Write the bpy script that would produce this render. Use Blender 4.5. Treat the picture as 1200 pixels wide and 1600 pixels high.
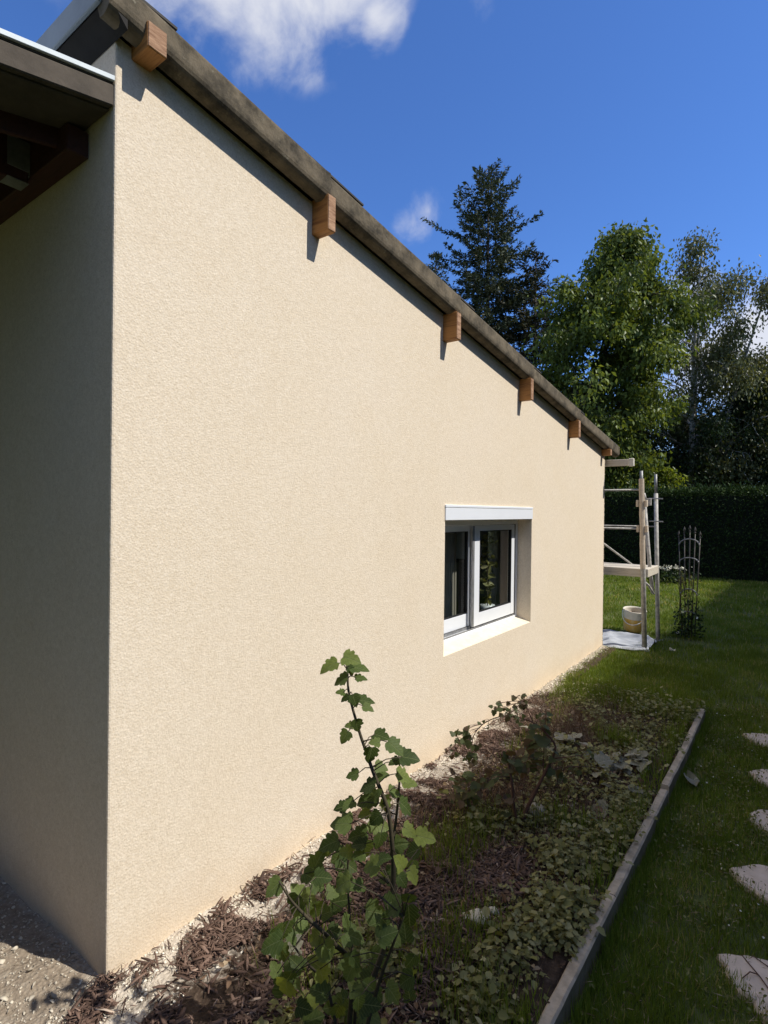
import bpy, math, random
import numpy as np
from mathutils import Vector, Matrix

R = math.radians
for o in list(bpy.data.objects):
    bpy.data.objects.remove(o)
scene = bpy.context.scene
COL = scene.collection

# ------------------------------------------------------------------ camera
CAM = np.array([1.84, -0.951, 1.6])
YAW, PITCH, ROLL, FPX = 0.6372, -0.0026, 0.0118, 869.54      # photo is 1200 x 1600
FW = np.array([-math.sin(YAW) * math.cos(PITCH), math.cos(YAW) * math.cos(PITCH), math.sin(PITCH)])
_r = np.array([math.cos(YAW), math.sin(YAW), 0.0])
_u = np.cross(_r, FW)
RT = math.cos(ROLL) * _r + math.sin(ROLL) * _u
UP = -math.sin(ROLL) * _r + math.cos(ROLL) * _u
cam_data = bpy.data.cameras.new('camera')
cam_data.sensor_fit = 'HORIZONTAL'
cam_data.sensor_width = 36.0
cam_data.lens = FPX / 1200 * 36.0
cam_data.clip_start = 0.02
cam_data.clip_end = 2000
cam = bpy.data.objects.new('camera', cam_data)
COL.objects.link(cam)
cam.matrix_world = Matrix(((RT[0], UP[0], -FW[0], CAM[0]), (RT[1], UP[1], -FW[1], CAM[1]),
                           (RT[2], UP[2], -FW[2], CAM[2]), (0, 0, 0, 1)))
scene.camera = cam


def ray(u, v):
    return FW + RT * (u - 600) / FPX - UP * (v - 800) / FPX


def pt(u, v, d):
    """world point seen at photo position (u, v) at depth d metres"""
    return CAM + ray(u, v) * d


# ------------------------------------------------------------------ light
SUN = np.array([0.1, 0.033, 0.123])
SUN = SUN / np.linalg.norm(SUN)
EL = math.asin(SUN[2])
AZ = math.atan2(SUN[0], SUN[1])
SUN_STRENGTH = 4.5
SKY_STRENGTH = 0.145
sun_data = bpy.data.lights.new('sun', 'SUN')
sun_data.energy = SUN_STRENGTH
sun_data.angle = R(0.53)
sun_data.color = (1.0, 0.955, 0.885)
sun = bpy.data.objects.new('sun', sun_data)
COL.objects.link(sun)
sun.rotation_euler = Vector(SUN).to_track_quat('Z', 'Y').to_euler()
sun.location = (8, 3, 12)

world = bpy.data.worlds.new('World')
scene.world = world
world.use_nodes = True
wn, wl = world.node_tree.nodes, world.node_tree.links
wn.clear()
w_out = wn.new('ShaderNodeOutputWorld')
w_bg = wn.new('ShaderNodeBackground')
w_bg.inputs['Strength'].default_value = SKY_STRENGTH
sky = wn.new('ShaderNodeTexSky')
sky.sky_type = 'NISHITA'
sky.sun_disc = False
sky.sun_elevation = EL
sky.sun_rotation = AZ
sky.altitude = 300
sky.air_density = 1.0
sky.dust_density = 0.15
sky.ozone_density = 4.0
w_tc = wn.new('ShaderNodeTexCoord')
w_noise = wn.new('ShaderNodeTexNoise')
w_noise.inputs['Scale'].default_value = 7.5
w_noise.inputs['Detail'].default_value = 9
w_noise.inputs['Roughness'].default_value = 0.56
w_noise.inputs['Distortion'].default_value = 0.25
wl.new(w_tc.outputs['Generated'], w_noise.inputs['Vector'])


def wmath(op, a, b=None, clamp=False):
    n = wn.new('ShaderNodeMath')
    n.operation = op
    n.use_clamp = clamp
    for i, x in enumerate((a, b)):
        if x is None:
            continue
        if isinstance(x, (int, float)):
            n.inputs[i].default_value = x
        else:
            wl.new(x, n.inputs[i])
    return n.outputs[0]


# each cloud: direction, angular radius, weight
clouds = []
for (u, v, rad, wgt) in [(345, -30, .14, 1.0), (440, -65, .165, 1.0), (530, -45, .12, 1.0), (585, 25, .06, .8), (395, 5, .09, .9),
                         (270, -110, .2, .8), (480, 0, .085, .8),
                         (668, 330, .06, .62), (645, 345, .06, .48), (750, 5, .045, .28), (735, 60, .04, .22),
                         (1065, 500, .1, .95), (1130, 565, .13, 1.0), (1195, 545, .12, .95), (1010, 640, .12, .8),
                         (950, 660, .1, .7), (1180, 610, .14, .85)]:
    d = ray(u, v)
    clouds.append((d / np.linalg.norm(d), rad, wgt))
rc = random.Random(5)
while len(clouds) < 74:                      # larger unseen clouds added round the rest of the sky for neutral fill light
    a, e = rc.uniform(0, 2 * math.pi), math.asin(rc.uniform(.1, 1))
    d = np.array([math.cos(a) * math.cos(e), math.sin(a) * math.cos(e), math.sin(e)])
    if d @ FW > 0.45:
        continue
    for k in range(3):
        dd = d + np.array([rc.uniform(-.12, .12) for _ in range(3)])
        clouds.append((dd / np.linalg.norm(dd), rc.uniform(.22, .42), rc.uniform(.85, 1)))
acc = None
for d, rad, wgt in clouds:
    vm = wn.new('ShaderNodeVectorMath')
    vm.operation = 'DISTANCE'
    wl.new(w_tc.outputs['Generated'], vm.inputs[0])
    vm.inputs[1].default_value = d
    mr = wn.new('ShaderNodeMapRange')
    wl.new(vm.outputs['Value'], mr.inputs[0])
    mr.inputs[1].default_value = 0
    mr.inputs[2].default_value = rad
    mr.inputs[3].default_value = wgt
    mr.inputs[4].default_value = 0
    acc = mr.outputs[0] if acc is None else wmath('MAXIMUM', acc, mr.outputs[0])
noise_c = wmath('MULTIPLY', wmath('SUBTRACT', w_noise.outputs['Fac'], 0.5), 2.1)
dens = wmath('MULTIPLY', wmath('MINIMUM', wmath('MULTIPLY', acc, 4.0), 1.0), wmath('ADD', acc, noise_c))
w_ss = wn.new('ShaderNodeMapRange')
w_ss.interpolation_type = 'SMOOTHSTEP'
wl.new(dens, w_ss.inputs[0])
w_ss.inputs[1].default_value = 0.12
w_ss.inputs[2].default_value = 0.95
w_ss.inputs[4].default_value = 0.92
w_mix = wn.new('ShaderNodeMix')
w_mix.data_type = 'RGBA'
wl.new(w_ss.outputs[0], w_mix.inputs[0])
w_tint = wn.new('ShaderNodeMix')
w_tint.data_type = 'RGBA'
w_tint.blend_type = 'MULTIPLY'
w_tint.inputs[0].default_value = 1.0
wl.new(sky.outputs[0], w_tint.inputs[6])
w_tint.inputs[7].default_value = (0.55, 0.795, 1.18, 1)
wl.new(w_tint.outputs[2], w_mix.inputs[6])
w_mix.inputs[7].default_value = (4.9, 5.0, 5.4, 1)
wl.new(w_mix.outputs[2], w_bg.inputs['Color'])
wl.new(w_bg.outputs[0], w_out.inputs['Surface'])

scene.view_settings.view_transform = 'Standard'
scene.view_settings.look = 'None'
scene.view_settings.exposure = 0.17
scene.view_settings.gamma = 1.0
scene.view_settings.use_curve_mapping = False
scene.cycles.max_bounces = 8
scene.cycles.transparent_max_bounces = 8


# ------------------------------------------------------------------ materials
def new_mat(name):
    m = bpy.data.materials.new(name)
    m.use_nodes = True
    nt = m.node_tree
    return m, nt.nodes, nt.links, nt.nodes['Principled BSDF']


def ramp(n, l, fac, stops):
    r = n.new('ShaderNodeValToRGB')
    cr = r.color_ramp
    while len(cr.elements) < len(stops):
        cr.elements.new(0.5)
    for e, (p, c) in zip(cr.elements, stops):
        e.position = p
        e.color = (c[0], c[1], c[2], 1)
    l.new(fac, r.inputs[0])
    return r.outputs[0]


def noise(n, l, scale, detail=4, rough=0.5, vec=None, dist=0.0):
    t = n.new('ShaderNodeTexNoise')
    t.inputs['Scale'].default_value = scale
    t.inputs['Detail'].default_value = detail
    t.inputs['Roughness'].default_value = rough
    t.inputs['Distortion'].default_value = dist
    if vec is not None:
        l.new(vec, t.inputs['Vector'])
    return t.outputs['Fac']


def mapping(n, l, scale=(1, 1, 1), coord='Object', rot=(0, 0, 0)):
    tc = n.new('ShaderNodeTexCoord')
    mp = n.new('ShaderNodeMapping')
    mp.inputs['Scale'].default_value = scale
    mp.inputs['Rotation'].default_value = rot
    l.new(tc.outputs[coord], mp.inputs['Vector'])
    return mp.outputs[0]


def mixrgb(n, l, fac, a, b, mode='MIX'):
    m = n.new('ShaderNodeMix')
    m.data_type = 'RGBA'
    m.blend_type = mode
    for i, x in ((0, fac), (6, a), (7, b)):
        if isinstance(x, (int, float)):
            m.inputs[i].default_value = x
        elif isinstance(x, tuple):
            m.inputs[i].default_value = (x[0], x[1], x[2], 1)
        else:
            l.new(x, m.inputs[i])
    return m.outputs[2]


def fmath(n, l, op, a, b):
    m = n.new('ShaderNodeMath')
    m.operation = op
    for i, x in enumerate((a, b)):
        if isinstance(x, (int, float)):
            m.inputs[i].default_value = x
        else:
            l.new(x, m.inputs[i])
    return m.outputs[0]


def bump(n, l, bsdf, h, strength, dist):
    b = n.new('ShaderNodeBump')
    b.inputs['Strength'].default_value = strength
    b.inputs['Distance'].default_value = dist
    l.new(h, b.inputs['Height'])
    l.new(b.outputs[0], bsdf.inputs['Normal'])


def simple(name, c1, c2=None, scale=12, rough=0.7, bmp=0.3, bdist=0.004, stretch=(1, 1, 1), detail=6, metal=0, spec=0.4):
    m, n, l, p = new_mat(name)
    c2 = c2 or tuple(x * 0.7 for x in c1)
    v = mapping(n, l, stretch)
    f = noise(n, l, scale, detail, 0.6, v)
    l.new(ramp(n, l, f, [(0.32, c1), (0.68, c2)]), p.inputs['Base Color'])
    p.inputs['Roughness'].default_value = rough
    p.inputs['Metallic'].default_value = metal
    p.inputs['Specular IOR Level'].default_value = spec
    if bmp:
        bump(n, l, p, noise(n, l, scale * 4, 5, 0.6, v), bmp, bdist)
    return m


def leaf_mat(name, stops, rough=0.45, trans=0.35, spec=0.16, tcol=None):
    m, n, l, p = new_mat(name)
    at = n.new('ShaderNodeAttribute')
    at.attribute_name = 'tint'
    c = ramp(n, l, at.outputs['Fac'], stops)
    l.new(c, p.inputs['Base Color'])
    p.inputs['Roughness'].default_value = rough
    p.inputs['Specular IOR Level'].default_value = spec
    tr = n.new('ShaderNodeBsdfTranslucent')
    tcn = mixrgb(n, l, 1.0, c, tcol or (1.5, 1.35, 0.5), 'MULTIPLY')
    l.new(tcn, tr.inputs['Color'])
    ms = n.new('ShaderNodeMixShader')
    ms.inputs[0].default_value = trans
    l.new(p.outputs[0], ms.inputs[1])
    l.new(tr.outputs[0], ms.inputs[2])
    l.new(ms.outputs[0], n['Material Output'].inputs['Surface'])
    return m


M = {}


def stucco():
    m, n, l, p = new_mat('stucco_render')
    v = mapping(n, l, (1, 1, 1), 'Object', (0.61, 0.83, 0.47))
    big = noise(n, l, 1.3, 5, 0.6, v)
    mid = noise(n, l, 6, 5, 0.6, v)
    fine = noise(n, l, 170, 2, 0.6, v)
    c = ramp(n, l, big, [(0.28, (0.73, 0.60, 0.43)), (0.5, (0.785, 0.66, 0.50)), (0.72, (0.80, 0.69, 0.56))])
    c = mixrgb(n, l, 0.35, c, ramp(n, l, mid, [(0.35, (0.73, 0.61, 0.44)), (0.65, (0.78, 0.69, 0.545))]))
    c = mixrgb(n, l, 0.55, c, ramp(n, l, fine, [(0.33, (0.63, 0.525, 0.385)), (0.5, (0.76, 0.655, 0.50)), (0.68, (0.82, 0.735, 0.59))]))
    c = mixrgb(n, l, 1.0, c, ramp(n, l, noise(n, l, 48, 5, 0.8, v), [(0.3, (0.9, 0.89, 0.87)), (0.7, (1.08, 1.085, 1.1))]), 'MULTIPLY')
    l.new(c, p.inputs['Base Color'])
    tc = n.new('ShaderNodeTexCoord')
    sp = n.new('ShaderNodeSeparateXYZ')
    l.new(tc.outputs['Object'], sp.inputs[0])
    hz = n.new('ShaderNodeMapRange')
    l.new(fmath(n, l, 'ADD', sp.outputs[2], fmath(n, l, 'MULTIPLY', noise(n, l, 4, 6, 0.7, tc.outputs['Object']), -0.35)), hz.inputs[0])
    hz.inputs[1].default_value, hz.inputs[2].default_value, hz.inputs[3].default_value, hz.inputs[4].default_value = -0.14, 0.02, 0.38, 0.0
    c = mixrgb(n, l, hz.outputs[0], c, (0.62, 0.47, 0.3))
    l.new(c, p.inputs['Base Color'])
    p.inputs['Roughness'].default_value = 0.93
    p.inputs['Specular IOR Level'].default_value = 0.15
    vo = n.new('ShaderNodeTexVoronoi')
    vo.inputs['Scale'].default_value = 120
    vo.inputs['Randomness'].default_value = 1
    l.new(v, vo.inputs['Vector'])
    vm = n.new('ShaderNodeMapRange')
    l.new(vo.outputs['Distance'], vm.inputs[0])
    vm.inputs[1].default_value = 0.0
    vm.inputs[2].default_value = 0.7
    vm.inputs[3].default_value = 1
    vm.inputs[4].default_value = 0
    h = fmath(n, l, 'ADD', fmath(n, l, 'MULTIPLY', vm.outputs[0], 0.45), noise(n, l, 110, 4, 0.7, v, 0.5))
    bump(n, l, p, h, 0.4, 0.004)
    return m


M['stucco'] = stucco()


def verge_mat():
    m, n, l, p = new_mat('fibre_cement')
    v = mapping(n, l)
    f = noise(n, l, 9, 9, 0.65, v)
    c = ramp(n, l, f, [(0.3, (0.21, 0.172, 0.118)), (0.52, (0.135, 0.112, 0.078)), (0.7, (0.06, 0.052, 0.038))])
    li = noise(n, l, 26, 6, 0.7, v)
    c = mixrgb(n, l, ramp(n, l, li, [(0.62, (0, 0, 0)), (0.7, (.6, .6, .6))]), c, (0.3, 0.275, 0.2))
    dk = noise(n, l, 4.5, 8, 0.75, v)
    c = mixrgb(n, l, ramp(n, l, dk, [(0.5, (0, 0, 0)), (0.7, (.65, .65, .65))]), c, (0.035, 0.032, 0.026))
    l.new(c, p.inputs['Base Color'])
    p.inputs['Roughness'].default_value = 0.95
    p.inputs['Specular IOR Level'].default_value = 0.15
    bump(n, l, p, fmath(n, l, 'ADD', f, li), 0.7, 0.006)
    return m


M['verge'] = verge_mat()
M['sheet'] = simple('roof_sheet_cement', (0.075, 0.07, 0.062), (0.04, 0.04, 0.038), 7, 0.9, 0.4)
M['cap'] = simple('zinc_cap', (0.3, 0.34, 0.36), (0.22, 0.25, 0.27), 5, 0.55, 0.1)
M['zinc'] = simple('zinc_trim', (0.62, 0.68, 0.7), (0.5, 0.56, 0.58), 6, 0.4, 0.1)
M['soffit_dark'] = simple('dark_soffit', (0.03, 0.026, 0.022), (0.018, 0.016, 0.014), 8, 0.9)
M['greyboard'] = simple('grey_cement_board', (0.11, 0.09, 0.068), (0.072, 0.059, 0.045), 14, 0.92, 0.5, 0.003)


def wood(name, c1, c2, c3, axis=0, rough=0.7, sc=10):
    m, n, l, p = new_mat(name)
    s = [9, 9, 9]
    s[axis] = 0.8
    v = mapping(n, l, tuple(s))
    f = noise(n, l, sc * 0.5, 6, 0.6, v, 1.2)
    k = noise(n, l, 3, 3, 0.5, mapping(n, l))
    c = ramp(n, l, f, [(0.3, c1), (0.5, c2), (0.68, c3)])
    c = mixrgb(n, l, fmath(n, l, 'MULTIPLY', k, 0.5), c, tuple(x * 0.55 for x in c1))
    l.new(c, p.inputs['Base Color'])
    p.inputs['Roughness'].default_value = rough
    bump(n, l, p, f, 0.35, 0.003)
    return m


M['purlin'] = wood('stained_wood', (0.36, 0.15, 0.035), (0.5, 0.235, 0.065), (0.2, 0.075, 0.018), 0)
M['endgrain'] = simple('end_grain', (0.52, 0.32, 0.19), (0.22, 0.11, 0.055), 34, 0.85, 0.6, 0.003, stretch=(1, 0.35, 2.5))
M['darkwood'] = wood('dark_stained_wood', (0.05, 0.014, 0.008), (0.075, 0.022, 0.012), (0.035, 0.01, 0.006), 0)
M['white'] = simple('white_aluminium', (0.8, 0.82, 0.84), (0.77, 0.79, 0.81), 4, 0.35, 0.03, spec=0.5)
M['gasket'] = simple('black_gasket', (0.015, 0.015, 0.016), None, 5, 0.6, 0)
M['sill'] = simple('stone_sill', (0.82, 0.74, 0.58), (0.74, 0.65, 0.48), 22, 0.85, 0.3, 0.002)
M['interior'] = simple('interior_plaster', (0.72, 0.74, 0.7), (0.66, 0.68, 0.64), 3, 0.9, 0)
M['interior_dark'] = simple('interior_floor', (0.09, 0.07, 0.055), (0.06, 0.045, 0.035), 3, 0.7, 0)
M['curtain'] = simple('curtain_cloth', (0.34, 0.31, 0.26), (0.26, 0.235, 0.2), 30, 0.9, 0.1, stretch=(3, 3, 0.2))


def glass():
    m, n, l, p = new_mat('window_glass')
    tr = n.new('ShaderNodeBsdfTransparent')
    tr.inputs['Color'].default_value = (0.88, 0.92, 0.9, 1)
    gl = n.new('ShaderNodeBsdfGlossy')
    gl.inputs['Roughness'].default_value = 0.01
    lw = n.new('ShaderNodeLayerWeight')
    lw.inputs['Blend'].default_value = 0.5
    ms = n.new('ShaderNodeMixShader')
    f4 = fmath(n, l, 'POWER', lw.outputs['Facing'], 3.5)
    l.new(fmath(n, l, 'ADD', fmath(n, l, 'MULTIPLY', f4, 0.8), 0.07), ms.inputs[0])
    l.new(tr.outputs[0], ms.inputs[1])
    l.new(gl.outputs[0], ms.inputs[2])
    l.new(ms.outputs[0], n['Material Output'].inputs['Surface'])
    return m


M['glass'] = glass()
M['galv'] = simple('splashed_steel', (0.56, 0.53, 0.47), (0.27, 0.26, 0.245), 24, 0.6, 0.6, 0.004, metal=0.0, detail=8)
M['galv2'] = simple('bare_steel', (0.3, 0.3, 0.295), (0.18, 0.18, 0.175), 18, 0.5, 0.3, metal=0.35)
M['splash'] = simple('plaster_splash', (0.66, 0.55, 0.42), (0.5, 0.42, 0.32), 30, 0.9, 0.7, 0.004)
M['plank'] = wood('pale_plank', (0.62, 0.55, 0.44), (0.7, 0.63, 0.51), (0.45, 0.38, 0.28), 0)
M['iron'] = simple('dark_iron', (0.06, 0.06, 0.06), (0.1, 0.085, 0.07), 20, 0.55, 0.2, metal=0.4)
M['bucket'] = simple('splattered_plastic', (0.7, 0.66, 0.56), (0.6, 0.55, 0.44), 9, 0.7, 0.5, 0.004)
M['bucket_y'] = simple('yellow_plastic', (0.66, 0.36, 0.03), (0.58, 0.44, 0.2), 20, 0.55, 0.3)
M['mortar'] = simple('mortar_crust', (0.55, 0.42, 0.29), (0.45, 0.34, 0.23), 15, 0.95, 0.6)
M['tarp'] = simple('plastic_sheet', (0.52, 0.54, 0.57), (0.36, 0.38, 0.41), 8, 0.45, 0.3, 0.004)
M['edging'] = simple('weathered_edging', (0.6, 0.49, 0.35), (0.33, 0.265, 0.18), 17, 0.92, 0.7, 0.004, detail=9)
M['edging_side'] = simple('shaded_edging_side', (0.12, 0.105, 0.06), (0.2, 0.17, 0.11), 12, 0.95, 0.6, 0.004)  # shade on the lawn-side faces, put into a darker colour
M['flag'] = simple('flagstone', (0.70, 0.57, 0.44), (0.52, 0.42, 0.32), 9, 0.9, 0.5, 0.004, detail=9)
M['stone'] = simple('pale_stone', (0.55, 0.5, 0.42), (0.4, 0.36, 0.3), 16, 0.9, 0.6)
M['plaster_lump'] = simple('plaster_lump', (0.68, 0.64, 0.52), (0.55, 0.5, 0.38), 25, 0.95, 0.6)
M['bark'] = simple('tree_bark', (0.085, 0.07, 0.055), (0.045, 0.037, 0.03), 6, 0.95, 0.7, 0.03, stretch=(3, 3, 0.6))


def birch():
    m, n, l, p = new_mat('birch_bark')
    v = mapping(n, l, (1, 1, 3))
    f = noise(n, l, 2.4, 5, 0.6, v)
    l.new(ramp(n, l, f, [(0.36, (0.07, 0.06, 0.05)), (0.48, (0.42, 0.4, 0.37)), (0.65, (0.56, 0.54, 0.5))]), p.inputs['Base Color'])
    p.inputs['Roughness'].default_value = 0.8
    return m


M['birch'] = birch()
M['stem'] = simple('green_brown_stem', (0.075, 0.06, 0.03), (0.045, 0.035, 0.02), 30, 0.8, 0.3, 0.002)
M['redstem'] = simple('red_brown_stem', (0.13, 0.06, 0.035), (0.075, 0.037, 0.024), 30, 0.75, 0.3, 0.002)

M['leaf_currant'] = leaf_mat('currant_leaf', [(0, (0.045, 0.07, 0.02)), (0.5, (0.075, 0.11, 0.032)), (1, (0.125, 0.165, 0.05))], 0.42, 0.32)


def veined(name, stops, vein, trans=0.32):
    m = leaf_mat(name, stops, 0.5, trans)
    n, l = m.node_tree.nodes, m.node_tree.links
    p = n['Principled BSDF']
    oi = n.new('ShaderNodeObjectInfo')
    tc = n.new('ShaderNodeTexCoord')
    sep = n.new('ShaderNodeSeparateXYZ')
    l.new(tc.outputs['Object'], sep.inputs[0])
    ab = n.new('ShaderNodeMath')
    ab.operation = 'ABSOLUTE'
    l.new(sep.outputs[0], ab.inputs[0])
    ph = fmath(n, l, 'SUBTRACT', fmath(n, l, 'MULTIPLY', sep.outputs[1], 6.0), fmath(n, l, 'MULTIPLY', ab.outputs[0], 5.0))
    tri = n.new('ShaderNodeMath')
    tri.operation = 'PINGPONG'
    l.new(ph, tri.inputs[0])
    tri.inputs[1].default_value = 0.5
    side = n.new('ShaderNodeMapRange')
    l.new(tri.outputs[0], side.inputs[0])
    side.inputs[1].default_value, side.inputs[2].default_value, side.inputs[3].default_value, side.inputs[4].default_value = 0.0, 0.09, 0.55, 0.0
    midr = n.new('ShaderNodeMapRange')
    l.new(ab.outputs[0], midr.inputs[0])
    midr.inputs[1].default_value, midr.inputs[2].default_value, midr.inputs[3].default_value, midr.inputs[4].default_value = 0.008, 0.022, 0.8, 0.0
    vf = fmath(n, l, 'MAXIMUM', side.outputs[0], midr.outputs[0])
    col = ramp(n, l, oi.outputs['Random'], stops)
    blot = noise(n, l, 5, 5, 0.6, tc.outputs['Object'])
    col = mixrgb(n, l, 1.0, col, ramp(n, l, blot, [(0.3, (0.75, 0.8, 0.7)), (0.7, (1.2, 1.15, 1.2))]), 'MULTIPLY')
    col = mixrgb(n, l, vf, col, vein)
    l.new(col, p.inputs['Base Color'])
    for nd in n:
        if nd.type == 'MIX' and nd.blend_type == 'MULTIPLY' and any(k.to_node.type == 'BSDF_TRANSLUCENT' for k in nd.outputs[2].links):
            l.new(col, nd.inputs[6])
    bump(n, l, p, fmath(n, l, 'SUBTRACT', 1.0, vf), 0.5, 0.01)
    return m


M['leaf_currant'] = veined('currant_leaf_veined', [(0, (0.045, 0.07, 0.02)), (0.45, (0.09, 0.13, 0.036)), (0.8, (0.14, 0.185, 0.06)), (1, (0.2, 0.245, 0.06))], (0.2, 0.24, 0.11), 0.42)
M['leaf_shrub'] = leaf_mat('shrub_leaf', [(0, (0.055, 0.07, 0.028)), (0.6, (0.09, 0.105, 0.042)), (1, (0.12, 0.085, 0.055))], 0.5, 0.25)
M['leaf_weed'] = leaf_mat('weed_leaf', [(0, (0.10, 0.105, 0.032)), (0.5, (0.2, 0.2, 0.066)), (1, (0.42, 0.39, 0.21))], 0.5, 0.25)
M['grass'] = leaf_mat('grass_blade', [(0, (0.09, 0.128, 0.018)), (0.6, (0.155, 0.228, 0.033)), (0.9, (0.23, 0.285, 0.062)), (1, (0.44, 0.37, 0.18))], 0.5, 0.35)
M['straw'] = leaf_mat('dry_straw', [(0, (0.1, 0.06, 0.036)), (0.6, (0.2, 0.125, 0.075)), (1, (0.42, 0.33, 0.21))], 0.8, 0.1, tcol=(1, 1, 1))
M['chips'] = leaf_mat('bark_chip', [(0, (0.055, 0.034, 0.026)), (0.5, (0.145, 0.09, 0.065)), (0.85, (0.26, 0.175, 0.13)), (1, (0.62, 0.5, 0.38))], 0.85, 0.0, 0.2)
M['crumb'] = leaf_mat('plaster_crumb', [(0, (0.36, 0.31, 0.24)), (0.5, (0.66, 0.59, 0.46)), (1, (0.84, 0.79, 0.67))], 0.95, 0.0, 0.1)
M['leaf_spruce'] = leaf_mat('spruce_needle', [(0, (0.028, 0.038, 0.022)), (0.5, (0.058, 0.072, 0.04)), (0.85, (0.1, 0.115, 0.064)), (1, (0.11, 0.08, 0.045))], 0.55, 0.08)
M['leaf_brown'] = leaf_mat('brown_needle', [(0, (0.022, 0.026, 0.014)), (0.5, (0.045, 0.046, 0.024)), (1, (0.085, 0.066, 0.036))], 0.6, 0.08)
M['leaf_tree'] = leaf_mat('tree_leaf', [(0, (0.045, 0.066, 0.018)), (0.5, (0.1, 0.138, 0.032)), (1, (0.21, 0.255, 0.055))], 0.4, 0.32)
M['leaf_birch'] = leaf_mat('birch_leaf', [(0, (0.055, 0.064, 0.03)), (0.5, (0.105, 0.118, 0.055)), (1, (0.19, 0.2, 0.1))], 0.38, 0.28)
M['leaf_dark'] = leaf_mat('dark_leaf', [(0, (0.012, 0.024, 0.01)), (0.6, (0.026, 0.046, 0.016)), (1, (0.055, 0.085, 0.026))], 0.42, 0.15)
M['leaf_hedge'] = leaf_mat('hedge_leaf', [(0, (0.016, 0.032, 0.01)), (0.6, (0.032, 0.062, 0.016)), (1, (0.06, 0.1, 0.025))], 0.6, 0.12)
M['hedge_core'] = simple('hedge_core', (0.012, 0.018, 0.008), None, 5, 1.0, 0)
M['leaf_yellow'] = leaf_mat('yellow_green_leaf', [(0, (0.11, 0.16, 0.02)), (1, (0.24, 0.28, 0.04))], 0.45, 0.4)
M['leaf_pale'] = veined('withered_leaf', [(0, (0.17, 0.165, 0.115)), (0.5, (0.24, 0.235, 0.17)), (1, (0.36, 0.34, 0.26))], (0.4, 0.38, 0.3), 0.1)
M['petal'] = leaf_mat('white_petal', [(0, (0.5, 0.5, 0.4)), (1, (0.75, 0.72, 0.6))], 0.6, 0.2, tcol=(1, 1, 1))
M['yellow'] = leaf_mat('yellow_petal', [(0, (0.75, 0.5, 0.01)), (1, (0.85, 0.62, 0.02))], 0.6, 0.2, tcol=(1, 1, 1))


def ground_mat():
    m, n, l, p = new_mat('lawn_soil')
    v = mapping(n, l)
    f = noise(n, l, 14, 6, 0.6, v)
    b = noise(n, l, 0.9, 3, 0.5, v)
    c = ramp(n, l, f, [(0.3, (0.05, 0.055, 0.015)), (0.55, (0.085, 0.105, 0.022)), (0.75, (0.12, 0.105, 0.045))])
    c = mixrgb(n, l, fmath(n, l, 'MULTIPLY', b, 0.4), c, (0.1, 0.13, 0.025))
    l.new(c, p.inputs['Base Color'])
    p.inputs['Roughness'].default_value = 0.95
    bump(n, l, p, f, 0.6, 0.02)
    return m


M['lawn'] = ground_mat()


def bed_mat():
    """garden soil with plaster dust lying along the house wall, sandy gravel in front of the house"""
    m, n, l, p = new_mat('bed_soil')
    v = mapping(n, l)
    f = noise(n, l, 30, 7, 0.65, v)
    g = noise(n, l, 3.2, 5, 0.6, v)
    soil = ramp(n, l, f, [(0.3, (0.035, 0.024, 0.017)), (0.55, (0.075, 0.052, 0.036)), (0.75, (0.15, 0.11, 0.08))])
    vo = n.new('ShaderNodeTexVoronoi')
    vo.inputs['Scale'].default_value = 70
    l.new(v, vo.inputs['Vector'])
    sand = ramp(n, l, f, [(0.28, (0.4, 0.34, 0.27)), (0.5, (0.64, 0.56, 0.45)), (0.72, (0.82, 0.76, 0.64))])
    sand = mixrgb(n, l, 0.35, sand, ramp(n, l, vo.outputs['Distance'], [(0.1, (0.62, 0.55, 0.44)), (0.6, (0.3, 0.25, 0.19))]))
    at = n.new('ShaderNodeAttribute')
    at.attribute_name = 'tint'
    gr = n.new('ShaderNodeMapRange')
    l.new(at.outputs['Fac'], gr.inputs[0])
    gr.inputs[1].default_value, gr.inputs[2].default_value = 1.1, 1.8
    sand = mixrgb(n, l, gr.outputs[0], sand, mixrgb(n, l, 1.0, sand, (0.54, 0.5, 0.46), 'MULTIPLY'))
    k = fmath(n, l, 'ADD', at.outputs['Fac'], fmath(n, l, 'MULTIPLY', fmath(n, l, 'SUBTRACT', g, 0.5), 1.5))
    k = fmath(n, l, 'ADD', k, fmath(n, l, 'MULTIPLY', fmath(n, l, 'SUBTRACT', f, 0.5), 0.8))
    mr = n.new('ShaderNodeMapRange')
    l.new(k, mr.inputs[0])
    mr.inputs[1].default_value = 0.35
    mr.inputs[2].default_value = 0.62
    l.new(mixrgb(n, l, mr.outputs[0], soil, sand), p.inputs['Base Color'])
    p.inputs['Roughness'].default_value = 0.97
    p.inputs['Specular IOR Level'].default_value = 0.1
    bump(n, l, p, fmath(n, l, 'ADD', f, fmath(n, l, 'MULTIPLY', vo.outputs['Distance'], 0.5)), 0.9, 0.012)
    return m


M['bed'] = bed_mat()


# ------------------------------------------------------------------ mesh helpers
def set_props(o, label=None, cat=None, group=None, kind=None):
    if label:
        o['label'] = label
    if cat:
        o['category'] = cat
    if group:
        o['group'] = group
    if kind:
        o['kind'] = kind
    return o


def empty(name, loc, label, cat, group=None):
    o = bpy.data.objects.new(name, None)
    o.empty_display_size = 0.1
    COL.objects.link(o)
    o.location = tuple(float(x) for x in loc)
    return set_props(o, label, cat, group)


def link(name, me, parent=None, loc=None):
    o = bpy.data.objects.new(name, me)
    COL.objects.link(o)
    if loc is not None:
        o.location = tuple(float(x) for x in loc)
    if parent is not None:
        o.parent = parent
    return o


def root_offset(parent):
    p = np.zeros(3)
    while parent is not None:
        p = p + np.array(parent.location)
        parent = parent.parent
    return p


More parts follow.
